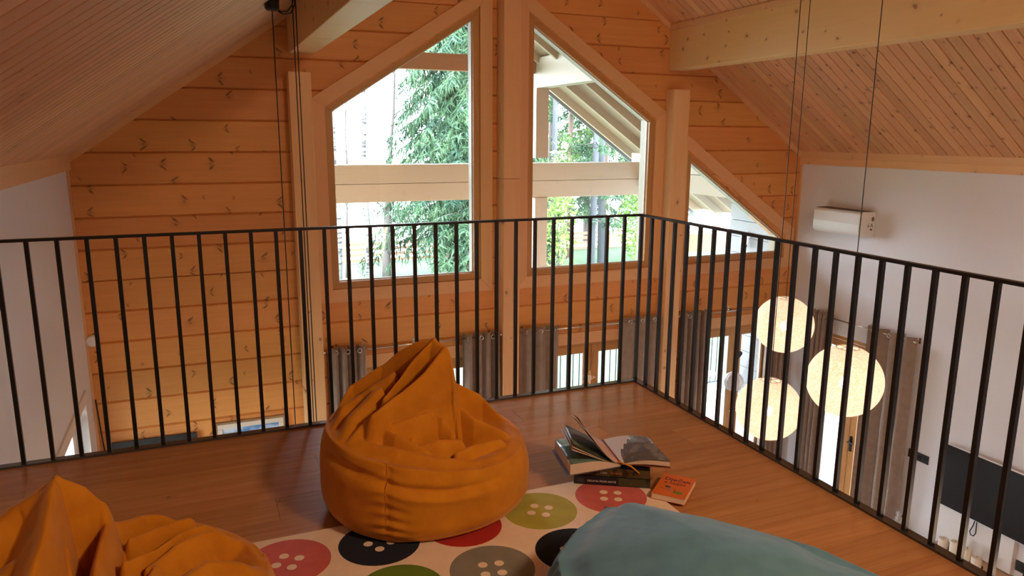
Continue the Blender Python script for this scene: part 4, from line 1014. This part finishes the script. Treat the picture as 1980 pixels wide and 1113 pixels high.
# ================================================================== BEAN BAGS
def smax(A, k):
    A = np.stack(A); m = A.max(0); return m + np.log(np.exp(k * (A - m)).sum(0)) / k
def dist_poly(U, V, pts):
    """distance to polyline and interpolated height"""
    best = np.full(U.shape, 9.0); hz = np.zeros(U.shape); sd = np.zeros(U.shape); first = True
    for (u0, v0, z0), (u1, v1, z1) in zip(pts[:-1], pts[1:]):
        du, dv = u1 - u0, v1 - v0; L2 = du * du + dv * dv + 1e-12
        t = np.clip(((U - u0) * du + (V - v0) * dv) / L2, 0, 1)
        d = np.hypot(U - u0 - t * du, V - v0 - t * dv); z = z0 + t * (z1 - z0)
        val = z - d; sel = d < best
        sd = np.where(sel, np.where((t <= 0) & first, 0.0, du * (V - v0) - dv * (U - u0)), sd); first = False
        best = np.where(sel, d, best); hz = np.where(sel, z, hz)
    return best, hz, sd
def vnoise(U, V, W, f, seed):
    out = np.zeros(U.shape)
    it = np.nditer([U, V, W], flags=['multi_index'])
    for a, b, c in it: out[it.multi_index] = mnoise.noise(Vector((float(a) * f + seed, float(b) * f, float(c) * f)))
    return out
def bean_bag(name, C, radfn, rimfn, ridges, basefn, mat, label, side_fn, view=None, nth=330, nr=110, ksm=140, cells=None, nz_amp=0.006, seam_angles=(), belly=0.06, lean=(0.0, 0.0)):
    C = np.array(C); d = np.array(view if view else C) / np.linalg.norm(view if view else C); rt = np.array([d[1], -d[0]])
    th = np.linspace(0, 2 * np.pi, nth, endpoint=False)
    Rb = np.array([radfn(t) for t in th])      # belly radius
    rows_ = []
    # top surface
    rho = np.linspace(0, 1, nr) ** 0.9
    top_R = Rb * 0.93
    U = np.cos(th)[None, :] * top_R[None, :] * rho[:, None]; V = np.sin(th)[None, :] * top_R[None, :] * rho[:, None]
    TH = np.repeat(th[None, :], nr, 0); RH = np.repeat(rho[:, None], nth, 1)
    layers = [basefn(U, V, RH, TH)]
    for pts, sl, w in ridges:
        dd, hz, sd = dist_poly(U, V, pts)
        s_ = sl if not isinstance(sl, tuple) else np.where(sd == 0, 9.0, np.where(sd > 0, sl[0], sl[1]))
        layers.append(hz - s_ * (np.sqrt(dd * dd + w * w) - w))
    H = smax(layers, ksm)
    rim = np.array([rimfn(t) for t in th])[None, :]
    f = np.clip((RH - 0.80) / 0.20, 0, 1); f = f * f * (3 - 2 * f)
    H = H * (1 - f) + rim * f
    H = H + nz_amp * vnoise(U, V, H, 7.0, 3.3) * (1 - f * 0.5) - nz_amp * 1.2 * np.abs(vnoise(U, V, H * 0.5, 11.0, 8.1)) * (nz_amp > 0.004)
    H = np.maximum(H, 0.03)
    lean_ = np.clip(H - 0.40, 0, 1)
    X = U + lean[0] * lean_; Y = V + lean[1] * lean_
    rows_ = [(X[i], Y[i], H[i]) for i in range(nr)]
    # side
    ns = 46
    zr = H[-1]
    for k in range(1, ns + 1):
        t = k / ns                         # 0 rim .. 1 floor
        z = zr * (1 - t) ** 1.0
        # profile: rim roll -> belly -> slightly tucked foot
        prof = 0.93 + 0.07 * math.sin(min(t / 0.42, 1) * math.pi / 2) - (0.10 * max(0, (t - 0.70) / 0.30) ** 2.2)
        rr_ = Rb * prof
        rr_ = rr_ + np.array([side_fn(a, t, zz) for a, zz in zip(th, z)])
        rows_.append((np.cos(th) * rr_, np.sin(th) * rr_, z * (1 - 0.0) + (0.004 if k == ns else 0)))
    vs = []
    for X_, Y_, Z_ in rows_:
        w = C[None, :] + X_[:, None] * rt[None, :] + Y_[:, None] * d[None, :]
        vs.append(np.concatenate([w, Z_[:, None]], 1))
    vs = np.concatenate(vs); nrow = len(rows_)
    fs = []
    for i in range(nrow - 1):
        for j in range(nth):
            j2 = (j + 1) % nth; fs.append((i * nth + j, (i + 1) * nth + j, (i + 1) * nth + j2, i * nth + j2))
    fs.append(tuple((nrow - 1) * nth + j for j in range(nth))[::-1])
    mb = MB(); mb.v = [tuple(v) for v in vs]; mb.f = fs
    base = 0.0125
    mb.v = [(a, b, c + base * (1 - min(c / 0.1, 1))) for a, b, c in mb.v]
    t_ = empty(name, (C[0], C[1], base)); tag(t_, label, 'bean bag')
    cov = obj('cover', mb, mat, t_, smooth=True)
    # base piping
    last = vs[(nrow - 5) * nth:(nrow - 4) * nth]
    pts = [(p[0], p[1], p[2] + base) for p in last[::3]]
    obj('piping', MB().tube(pts, 0.0045, 6, closed=True), mat, t_, smooth=True)
    # vertical seams on the side
    for ang in seam_angles:
        j = int((ang % (2 * math.pi)) / (2 * math.pi) * nth)
        pts = [vs[(i) * nth + j] + np.array([0, 0, base * 0.5]) for i in range(nr - 3, nrow - 3, 2)]
        obj('seam', MB().tube([tuple(p) for p in pts], 0.0016, 5), mat, t_, smooth=True)
    return t_
PI = math.pi
# --- orange bag in the middle (u right, v away from the viewer)
def ridge1():
    # (points from the tip outwards, (slope on the left of travel, slope on the right), roundness)
    return [
     ([(0.035, 0.06, 0.668), (-0.04, 0.09, 0.645), (-0.109, 0.115, 0.595), (-0.167, 0.125, 0.535), (-0.284, 0.10, 0.455), (-0.37, 0.0, 0.395)], (6.0, 1.1), 0.02),
     ([(0.070, 0.02, 0.640), (0.0, -0.06, 0.565), (-0.09, -0.13, 0.500), (-0.185, -0.205, 0.445)], 10.0, 0.055),
     ([(0.015, 0.05, 0.652), (-0.045, 0.02, 0.590), (-0.10, -0.03, 0.520), (-0.150, -0.10, 0.470)], 9.0, 0.018),
     ([(0.030, 0.06, 0.668), (0.072, 0.02, 0.642)], (7.0, 9.0), 0.05),
     ([(0.05, 0.10, 0.54), (0.107, 0.18, 0.43), (0.254, 0.20, 0.350), (0.36, 0.12, 0.292), (0.39, 0.0, 0.262)], (1.1, 5.0), 0.015),
     ([(0.03, 0.07, 0.56), (0.080, 0.06, 0.445), (0.143, 0.01, 0.385), (0.20, -0.03, 0.335), (0.33, -0.05, 0.278)], (3.5, 9.0), 0.028),
     ([(-0.345, -0.10, 0.352), (-0.24, -0.22, 0.352), (-0.096, -0.290, 0.335), (0.047, -0.315, 0.305), (0.173, -0.29, 0.284), (0.30, -0.20, 0.262), (0.365, -0.06, 0.262)], (2.6, 1.0), 0.03),
     ([(-0.165, -0.19, 0.425), (-0.12, -0.20, 0.395), (-0.059, -0.175, 0.400), (0.031, -0.105, 0.405)], 6.0, 0.022),
     ([(-0.051, -0.215, 0.325), (-0.02, -0.155, 0.375), (0.023, -0.12, 0.405)], 6.0, 0.02),
     ([(0.039, -0.085, 0.385), (0.075, -0.11, 0.375), (0.104, -0.13, 0.335)], 6.5, 0.03),
     ([(-0.15, -0.20, 0.385), (-0.10, -0.240, 0.37), (-0.03, -0.266, 0.340), (0.048, -0.298, 0.303)], 5.0, 0.02),
     ([(-0.028, -0.225, 0.312), (0.05, -0.20, 0.325), (0.135, -0.165, 0.306)], 4.0, 0.03),
     ([(0.12, -0.235, 0.285), (0.20, -0.17, 0.292), (0.30, -0.12, 0.280)], 4.0, 0.02),
     ([(-0.17, -0.02, 0.49), (-0.25, -0.11, 0.425), (-0.30, -0.18, 0.37)], (3.0, 2.0), 0.05),
     ([(-0.12, 0.05, 0.53), (-0.24, 0.01, 0.45), (-0.35, -0.06, 0.395)], (3.0, 2.0), 0.04),
     ([(-0.20, -0.17, 0.42), (-0.265, -0.215, 0.36)], 4.0, 0.03),
    ]
def base1(U, V, RH, TH): return 0.215 + 0.06 * RH ** 2 + 0.0 * U
def rim1(t): # left higher, right lower, back medium
    return 0.292 - 0.045 * math.cos(t) + 0.01 * math.sin(2 * t)
def side1(a, t, z):
    s = 0.0
    front = -PI / 2
    da = math.atan2(math.sin(a - (front - 0.32)), math.cos(a - (front - 0.32)))
    s += 0.0055 * math.exp(-(da / 0.15) ** 2) * math.sin(t * 46 + 1.5 * math.sin(a * 9)) * (0.4 + t)
    s -= 0.006 * math.exp(-(da / 0.035) ** 2)
    # deep fold under the rim at the front
    d2 = math.atan2(math.sin(a - (front + 0.05)), math.cos(a - (front + 0.05)))
    s -= 0.020 * math.exp(-(d2 / 0.55) ** 2) * math.exp(-((t - 0.20 - 0.05 * math.cos(3 * d2)) / 0.055) ** 2)
    s += 0.010 * math.exp(-(d2 / 0.6) ** 2) * math.exp(-((t - 0.32) / 0.07) ** 2)
    d3 = math.atan2(math.sin(a - (front - 0.75)), math.cos(a - (front - 0.75)))
    s -= 0.016 * math.exp(-(d3 / 0.35) ** 2) * math.exp(-((t - 0.16) / 0.05) ** 2)
    s += 0.004 * mnoise.noise(Vector((math.cos(a) * 3, math.sin(a) * 3, z * 9)))
    return s
bean_bag('bean_bag', (0.755, 2.715), lambda t: 0.415 + 0.008 * math.cos(3 * t), rim1, ridge1(), base1, M['mustard'],
         'orange mustard bean bag with a raised crumpled tip, in the middle', side1, lean=(0.06, -0.32), seam_angles=(-PI / 2 - 0.32, PI / 2, PI * 0.1))
# --- orange bag at the lower left
r2 = [
     ([(-0.105, 0.10, 0.59), (-0.125, -0.05, 0.54), (-0.16, -0.20, 0.47)], (9.0, 1.6), 0.02),
     ([(-0.10, 0.115, 0.59), (-0.04, 0.125, 0.545), (-0.005, 0.12, 0.495), (0.002, 0.10, 0.44), (-0.03, -0.05, 0.41), (-0.05, -0.20, 0.38)], (8.0, 9.0), 0.035),
     ([(-0.10, 0.12, 0.59), (-0.189, 0.11, 0.535), (-0.26, 0.05, 0.50), (-0.33, -0.03, 0.43)], (1.6, 1.2), 0.03),
     ([(0.0, 0.17, 0.40), (0.10, 0.27, 0.350), (0.19, 0.285, 0.332), (0.302, 0.24, 0.325), (0.345, 0.14, 0.31), (0.37, -0.02, 0.295)], (1.3, 5.0), 0.025),
     ([(0.03, -0.02, 0.375), (0.11, 0.06, 0.345), (0.19, 0.14, 0.335), (0.30, 0.20, 0.325)], 9.0, 0.018),
     ([(0.05, 0.10, 0.375), (0.12, 0.16, 0.355), (0.22, 0.215, 0.338)], 7.0, 0.018),
     ([(0.08, -0.02, 0.345), (0.16, 0.065, 0.342), (0.249, 0.12, 0.330), (0.335, 0.11, 0.305)], (6.0, 1.6), 0.018),
     ([(0.06, -0.12, 0.35), (0.10, -0.02, 0.345)], (5.0, 5.0), 0.02),
     ([(0.10, -0.14, 0.34), (0.22, -0.04, 0.325), (0.34, -0.08, 0.30)], 1.8, 0.03),
     ([(-0.20, -0.05, 0.46), (-0.28, -0.18, 0.38)], 1.6, 0.04),
     ([(0.0, -0.28, 0.32), (-0.15, -0.26, 0.36), (-0.27, -0.18, 0.36)], 1.4, 0.03)]
bean_bag('bean_bag', (-0.28, 1.97), lambda t: 0.40 + 0.008 * math.cos(3 * t + 1), lambda t: 0.295 - 0.02 * math.cos(t), r2, base1, M['mustard'],
         'orange bean bag at the lower left corner, partly out of the picture', side1, lean=(0.02, -0.12), seam_angles=(0.0, PI * 0.5, PI))
# --- teal bag at the lower right: a corner shaped outline
TC = np.array([1.22, 1.42])
poly3 = [(1.205, 2.075), (1.44, 1.83), (1.66, 1.53), (1.74, 1.25), (1.55, 0.98), (1.20, 0.88), (0.88, 1.05), (0.73, 1.42), (0.86, 1.79), (1.03, 1.95)]
dv3 = TC / np.linalg.norm(TC); rt3 = np.array([dv3[1], -dv3[0]])
pa = []
for p in poly3:
    q = np.array(p) - TC; u, v_ = q @ rt3, q @ dv3; pa.append((math.atan2(v_, u), math.hypot(u, v_)))
def radpoly(t):
    P = [(r_ * math.cos(a), r_ * math.sin(a)) for a, r_ in pa]; d_ = (math.cos(t), math.sin(t)); best = 0.4
    for (x0, y0), (x1, y1) in zip(P, P[1:] + P[:1]):
        ex, ey = x1 - x0, y1 - y0; den = d_[0] * ey - d_[1] * ex
        if abs(den) < 1e-9: continue
        s_ = (x0 * ey - y0 * ex) / den; w_ = (x0 * d_[1] - y0 * d_[0]) / den
        if s_ > 0 and -1e-6 <= w_ <= 1 + 1e-6: best = s_
    return best
RP = [radpoly(2 * PI * k / 720) for k in range(720)]
RPs = [sum(RP[(k + j) % 720] * w for j, w in zip(range(-9, 10), [1 - abs(j) / 10 for j in range(-9, 10)])) / 10.0 for k in range(720)]
def rad3(t): return RPs[int(round((t % (2 * PI)) / (2 * PI) * 720)) % 720]
tip_ang = pa[0][0]
def rim3(t):
    d_ = math.atan2(math.sin(t - tip_ang), math.cos(t - tip_ang)); return 0.235 - 0.03 * math.exp(-(d_ / 0.35) ** 2)
def base3(U, V, RH, TH): return 0.235 + 0.13 * (1 - RH ** 1.7) - 0.02 * np.exp(-((U - 0.25) / 0.08) ** 2) * (V > -0.3)
def side3(a, t, z):
    d_ = math.atan2(math.sin(a - (tip_ang + 0.55)), math.cos(a - (tip_ang + 0.55)))
    return 0.006 * math.exp(-(d_ / 0.5) ** 2) * math.sin(a * 60) * math.exp(-((t - 0.15) / 0.25) ** 2) + 0.003 * mnoise.noise(Vector((math.cos(a) * 3, math.sin(a) * 3, z * 9)))
r3 = [([(pa[0][1] * 0.86 * math.cos(tip_ang), pa[0][1] * 0.86 * math.sin(tip_ang), 0.245), (-0.12, 0.28, 0.275), (-0.02, 0.1, 0.345)], 0.8, 0.06),
      ([(0.10, 0.22, 0.285), (0.26, 0.02, 0.31), (0.32, -0.14, 0.30)], 0.9, 0.05)]
bean_bag('bean_bag', tuple(TC), rad3, rim3, r3, base3, M['teal'], 'teal blue bean bag at the lower right, its pinched corner on the rug', side3, nz_amp=0.004, seam_angles=(tip_ang + 0.02,))

# ================================================================== BOOKS
def book_frame(origin, ang): return Matrix.Translation(origin) @ Matrix.Rotation(ang, 4, 'Z')
def xf(mb, mat4): mb.v = [tuple(mat4 @ Vector(v)) for v in mb.v]; return mb
def cover_mat(name, cols, scale, rough=0.3, seed=0.0):
    m, nt, p = new_mat(name); g = G(nt); tc = g.n('ShaderNodeTexCoord'); v = g.vm('ADD', tc.outputs['Object'], (seed, seed, 0))
    n = g.noise(v, scale, 5, 0.65); c = cols[0] + (1,)
    for i, cc in enumerate(cols[1:]):
        a = 0.40 + 0.22 * i / max(1, len(cols) - 2) if len(cols) > 2 else 0.5
        c = g.mix(g.ramp(n, a, a + 0.06), c, cc + (1,))
    g.l(c, p.inputs['Base Color']); p.inputs['Roughness'].default_value = rough; return m
M['paper'] = plain('page_edges', (0.66, 0.52, 0.42), 0.8, noise_amt=0.2, scale=200)
M['navy_cov'] = plain('navy_cover', (0.010, 0.012, 0.022), 0.35)
M['letters'] = plain('pale_lettering', (0.55, 0.52, 0.48), 0.6)
M['letters_r'] = plain('reddish_lettering', (0.50, 0.16, 0.08), 0.6)
ang = math.atan2(-0.161, 0.274)
def closed_book(name, mx, L, D, T, mcov, label, mspine=None, t=0.003):
    """spine along +x facing -y"""
    b = empty(name, tuple(mx.translation)); tag(b, label, 'book')
    obj('page_block', xf(MB().box(0.004, L - 0.006, 0.006, D - 0.006, t, T - t), mx), M['paper'], b)
    obj('cover', xf(MB().box(0, L, 0, D, 0, t).box(0, L, 0, D, T - t, T), mx), mcov, b)
    obj('spine', xf(MB().box(0, L, -0.002, 0.004, 0, T), mx), mspine or mcov, b)
    return b
o1 = (1.357, 2.565, 0.0125); mx = book_frame(o1, ang)
b1 = closed_book('book', mx, 0.315, 0.25, 0.038, M['navy_cov'], 'large dark photo book at the bottom of the pile, white title on its spine')
vm = cover_mat('valley_photo_print', [(0.012, 0.014, 0.012), (0.05, 0.06, 0.03), (0.10, 0.085, 0.04)], 14)
obj('spine_photo', xf(MB().box(0.185, 0.314, -0.0028, -0.0018, 0.002, 0.036), mx), vm, b1)
obj('publisher_mark', xf(MB().box(0.012, 0.042, -0.0026, -0.0018, 0.008, 0.028), mx), plain('dim_mark', (0.04, 0.045, 0.06), 0.5), b1)
text_part('spine_lettering', 'CROATIA FROM ABOVE', 0.0112, M['letters'], mx @ Matrix.Translation((0.055, -0.0024, 0.013)) @ Matrix.Rotation(R(90), 4, 'X'), b1, bold=0.0002)
o2 = Vector(mx @ Vector((0.018, 0.006, 0.0385))); mx2 = book_frame(o2, ang - 0.01)
fm = cover_mat('forest_photo_print', [(0.02, 0.016, 0.010), (0.075, 0.055, 0.02), (0.22, 0.15, 0.06)], 18, seed=2.0)
b2 = closed_book('book', mx2, 0.295, 0.24, 0.036, M['navy_cov'], 'dark forest photo book, second in the pile', mspine=fm)
text_part('spine_lettering', 'Cijela', 0.013, M['letters'], mx2 @ Matrix.Translation((0.09, -0.0026, 0.012)) @ Matrix.Rotation(R(90), 4, 'X'), b2)
text_part('spine_lettering', 'Hrvatska', 0.013, M['letters_r'], mx2 @ Matrix.Translation((0.135, -0.0026, 0.012)) @ Matrix.Rotation(R(90), 4, 'X'), b2)
# open book on top
ob_o = Vector((1.536, 2.487, 0.0865))
uxL = Vector((0.999, -0.02, 0)); uxR = Vector((0.87, -0.49, 0)); uy = Vector((0.20, 0.98, 0))   # across to either side, along the spine (away)
def OB(a, b, c): return ob_o + (uxL if a < 0 else uxR) * a + uy * b + Vector((0, 0, c))
ob = empty('open_book', tuple(ob_o)); tag(ob, 'open photo book lying on top of the pile with raised pages', 'book')
D_ = 0.255
def sheet(fn, th, n=14, m=3, two=False):
    """curved slab: fn(s)->(a,c) for the mid line, s 0..1 ; thickness th along c"""
    mb = MB(); top = []; bot = []
    vs = []
    for j in range(m + 1):
        b_ = D_ * j / m
        for i in range(n + 1):
            a, c = fn(i / n, b_ / D_) if two else fn(i / n); vs.append(tuple(OB(a, b_, c)))
    off = len(vs)
    for j in range(m + 1):
        b_ = D_ * j / m
        for i in range(n + 1):
            a, c = fn(i / n, b_ / D_) if two else fn(i / n); vs.append(tuple(OB(a, b_, c - th(i / n) if callable(th) else c - th)))
    fs = []
    W_ = n + 1
    for j in range(m):
        for i in range(n):
            a = j * W_ + i; fs.append((a, a + 1, a + W_ + 1, a + W_)); fs.append((off + a, off + a + W_, off + a + W_ + 1, off + a + 1))
    for i in range(n): fs.append((i, off + i, off + i + 1, i + 1)); a = m * W_ + i; fs.append((a, a + 1, off + a + 1, off + a))
    for j in range(m): a = j * W_; fs.append((a, a + W_, off + a + W_, off + a)); a = j * W_ + n; fs.append((a, off + a, off + a + W_, a + W_))
    mb.add(vs, fs); return mb
# photographs printed on the two visible pages
def page_photo(name, cols, scale, seed): return cover_mat(name, cols, scale, 0.25, seed)
M['cov_grey'] = plain('grey_blue_cover', (0.15, 0.15, 0.18), 0.3)
obj('cover', sheet(lambda s: (-0.245 * s - 0.004, 0.004 + 0.0 * s), 0.003, 2, 1), M['cov_grey'], ob)
obj('cover', sheet(lambda s: (0.205 * s, 0.0165 - 0.008 * s), 0.003, 4, 1), plain('rust_cover', (0.22, 0.06, 0.035), 0.4), ob)
lt = lambda s: (-0.235 * s, 0.012 + 0.034 * math.sin(min(s * 1.5, 1) * PI / 2) + 0.004 * s)
obj('page_block', sheet(lt, lambda s: 0.0065 + 0.034 * math.sin(min(s * 1.5, 1) * PI / 2) + 0.004 * s), M['paper'], ob, smooth=False)
obj('left_page', sheet(lambda s: (-0.233 * s, 0.0125 + 0.034 * math.sin(min(s * 1.5, 1) * PI / 2) + 0.004 * s), 0.0008), page_photo('lake_photo_print', [(0.02, 0.03, 0.025), (0.10, 0.17, 0.15), (0.30, 0.38, 0.42)], 9, 5.0), ob, smooth=True)
rt_ = lambda s: (0.20 * s, 0.013 + 0.030 * math.sin(min(s * 1.4, 1) * PI / 2) - 0.010 * s)
obj('page_block', sheet(rt_, lambda s: 0.002 + 0.016 * math.sin(min(s * 1.4, 1) * PI / 2)), M['paper'], ob)
pm = page_photo('rock_photo_print', [(0.10, 0.10, 0.12), (0.17, 0.165, 0.18)], 16, 9.0)
obj('right_page', sheet(lambda s: (0.202 * s, 0.0142 + 0.034 * math.sin(min(s * 1.4, 1) * PI / 2) - 0.009 * s), 0.0008), pm, ob, smooth=True)
# pale sky part of that page
sk = plain('pale_printed_sky', (0.62, 0.62, 0.70), 0.25, noise_amt=0.1, scale=8)
mb = MB(); vs = []; n = 12
for i in range(n + 1):
    s = 0.02 + 0.55 * i / n; lim0 = D_ * (0.0 if s < 0.10 else 0.28 + 0.62 * ((s - 0.10) / 0.47) ** 0.8 + 0.05 * math.sin(i * 2.1))
    a, c = 0.202 * s, 0.0147 + 0.034 * math.sin(min(s * 1.4, 1) * PI / 2) - 0.009 * s
    vs += [tuple(OB(a, min(lim0, D_), c)), tuple(OB(a, D_, c))]
mb.add(vs, [(2 * i, 2 * i + 2, 2 * i + 3, 2 * i + 1) for i in range(n)])
obj('printed_sky', mb, sk, ob, smooth=True)
# standing pages leaning left
for (a0_, a1_, c0_, c1_, mt) in [(-0.205, -0.150, 0.235, 0.145, plain('pinkish_page', (0.60, 0.38, 0.33), 0.5)), (-0.212, -0.158, 0.228, 0.138, M['paper']),
                                 (-0.225, -0.19, 0.125, 0.105, cover_mat('forest_page_print', [(0.03, 0.05, 0.04), (0.12, 0.17, 0.15)], 20)), (-0.228, -0.20, 0.112, 0.095, M['paper']), (-0.23, -0.21, 0.100, 0.085, M['paper'])]:
    obj('raised_page', sheet(lambda s, b: ((a0_ + (a1_ - a0_) * b) * (s ** 0.85), 0.013 + (c0_ + (c1_ - c0_) * b) * (s ** 1.35) + 0.012 * math.sin(s * PI)), 0.0006, two=True), mt, ob, smooth=True)
obj('ribbon', MB().tube([OB(0.0, -0.001, 0.022), OB(0.012, -0.016, 0.022), OB(0.035, -0.022, 0.015), OB(0.052, -0.03, 0.002), OB(0.066, -0.034, -0.008)], [0.003, 0.004, 0.004, 0.003, 0.002], 6)
    .tube([OB(-0.02, -0.004, 0.028), OB(-0.005, -0.008, 0.026), OB(0.01, -0.014, 0.022)], 0.003, 6), plain('orange_ribbon', (0.62, 0.25, 0.02), 0.5), ob, smooth=True)
# small orange paperback
pb_o = Vector((1.648, 2.430, 0.0)); pa_ = math.atan2(-0.175, 0.115)
tl = Vector((1.742, 2.530, 0)); 
# corners of the cover on the floor: front-left, front-right, back-left
FL = Vector((1.586, 2.330, 0)); FR = Vector((1.674, 2.229, 0)); BL = Vector((1.700, 2.515, 0))
ex = (FR - FL).normalized(); ey = Vector((-ex.y, ex.x, 0))
L_, W2 = (FR - FL).length, 0.2
mx3 = Matrix(((ex.x, ey.x, 0, FL.x), (ex.y, ey.y, 0, FL.y), (0, 0, 1, 0.0125), (0, 0, 0, 1)))
b3 = empty('book', (FL.x, FL.y, 0.0125)); tag(b3, 'small orange paperback lying on rug corner and floor', 'book')
M['or_cov'] = plain('orange_cover', (0.72, 0.17, 0.035), 0.3, noise_amt=0.15, scale=12)
T3 = 0.024
obj('page_block', xf(MB().box(0.001, L_ - 0.002, 0.001, 0.198, 0.001, T3 - 0.001), mx3), plain('cream_page_edges', (0.78, 0.62, 0.50), 0.8), b3)
obj('cover', xf(MB().box(0, L_, 0, 0.2, T3 - 0.001, T3).box(0, L_, 0, 0.2, 0, 0.001).box(-0.001, 0.0, 0, 0.2, 0, T3), mx3), M['or_cov'], b3)
M['purple'] = plain('dark_purple_print', (0.12, 0.02, 0.06), 0.5)
text_part('title_lettering', 'Dje\u010dak', 0.037, M['purple'], mx3 @ Matrix.Translation((0.014, 0.142, T3)), b3, bold=0.0006)
text_part('title_lettering', 'u haljini', 0.029, M['purple'], mx3 @ Matrix.Translation((0.020, 0.112, T3)), b3, bold=0.0004)
mg = disc((0.095, 0.045), 0.020, T3, 24, 0.0004); mg.v = [(a, 0.045 + (b - 0.045) * 0.6, c) for a, b, c in mg.v]
obj('green_oval', xf(mg, mx3), plain('green_print', (0.16, 0.24, 0.04), 0.5), b3)
mg = disc((0.045, 0.082), 0.013, T3, 16, 0.0004); mg.v = [(a, 0.082 + (b - 0.082) * 0.6, c) for a, b, c in mg.v]
obj('printed_patch', xf(mg, mx3), plain('dark_green_print', (0.05, 0.07, 0.05), 0.5), b3)
obj('printed_patch', xf(MB().box(0.048, 0.060, 0.045, 0.074, T3, T3 + 0.0003), mx3), plain('mauve_print', (0.30, 0.20, 0.25), 0.5), b3)
obj('printed_patch', xf(MB().box(0.020, 0.046, 0.060, 0.064, T3, T3 + 0.0003).box(0.075, 0.081, 0.035, 0.075, T3, T3 + 0.0003), mx3), plain('rust_print', (0.45, 0.08, 0.02), 0.5), b3)
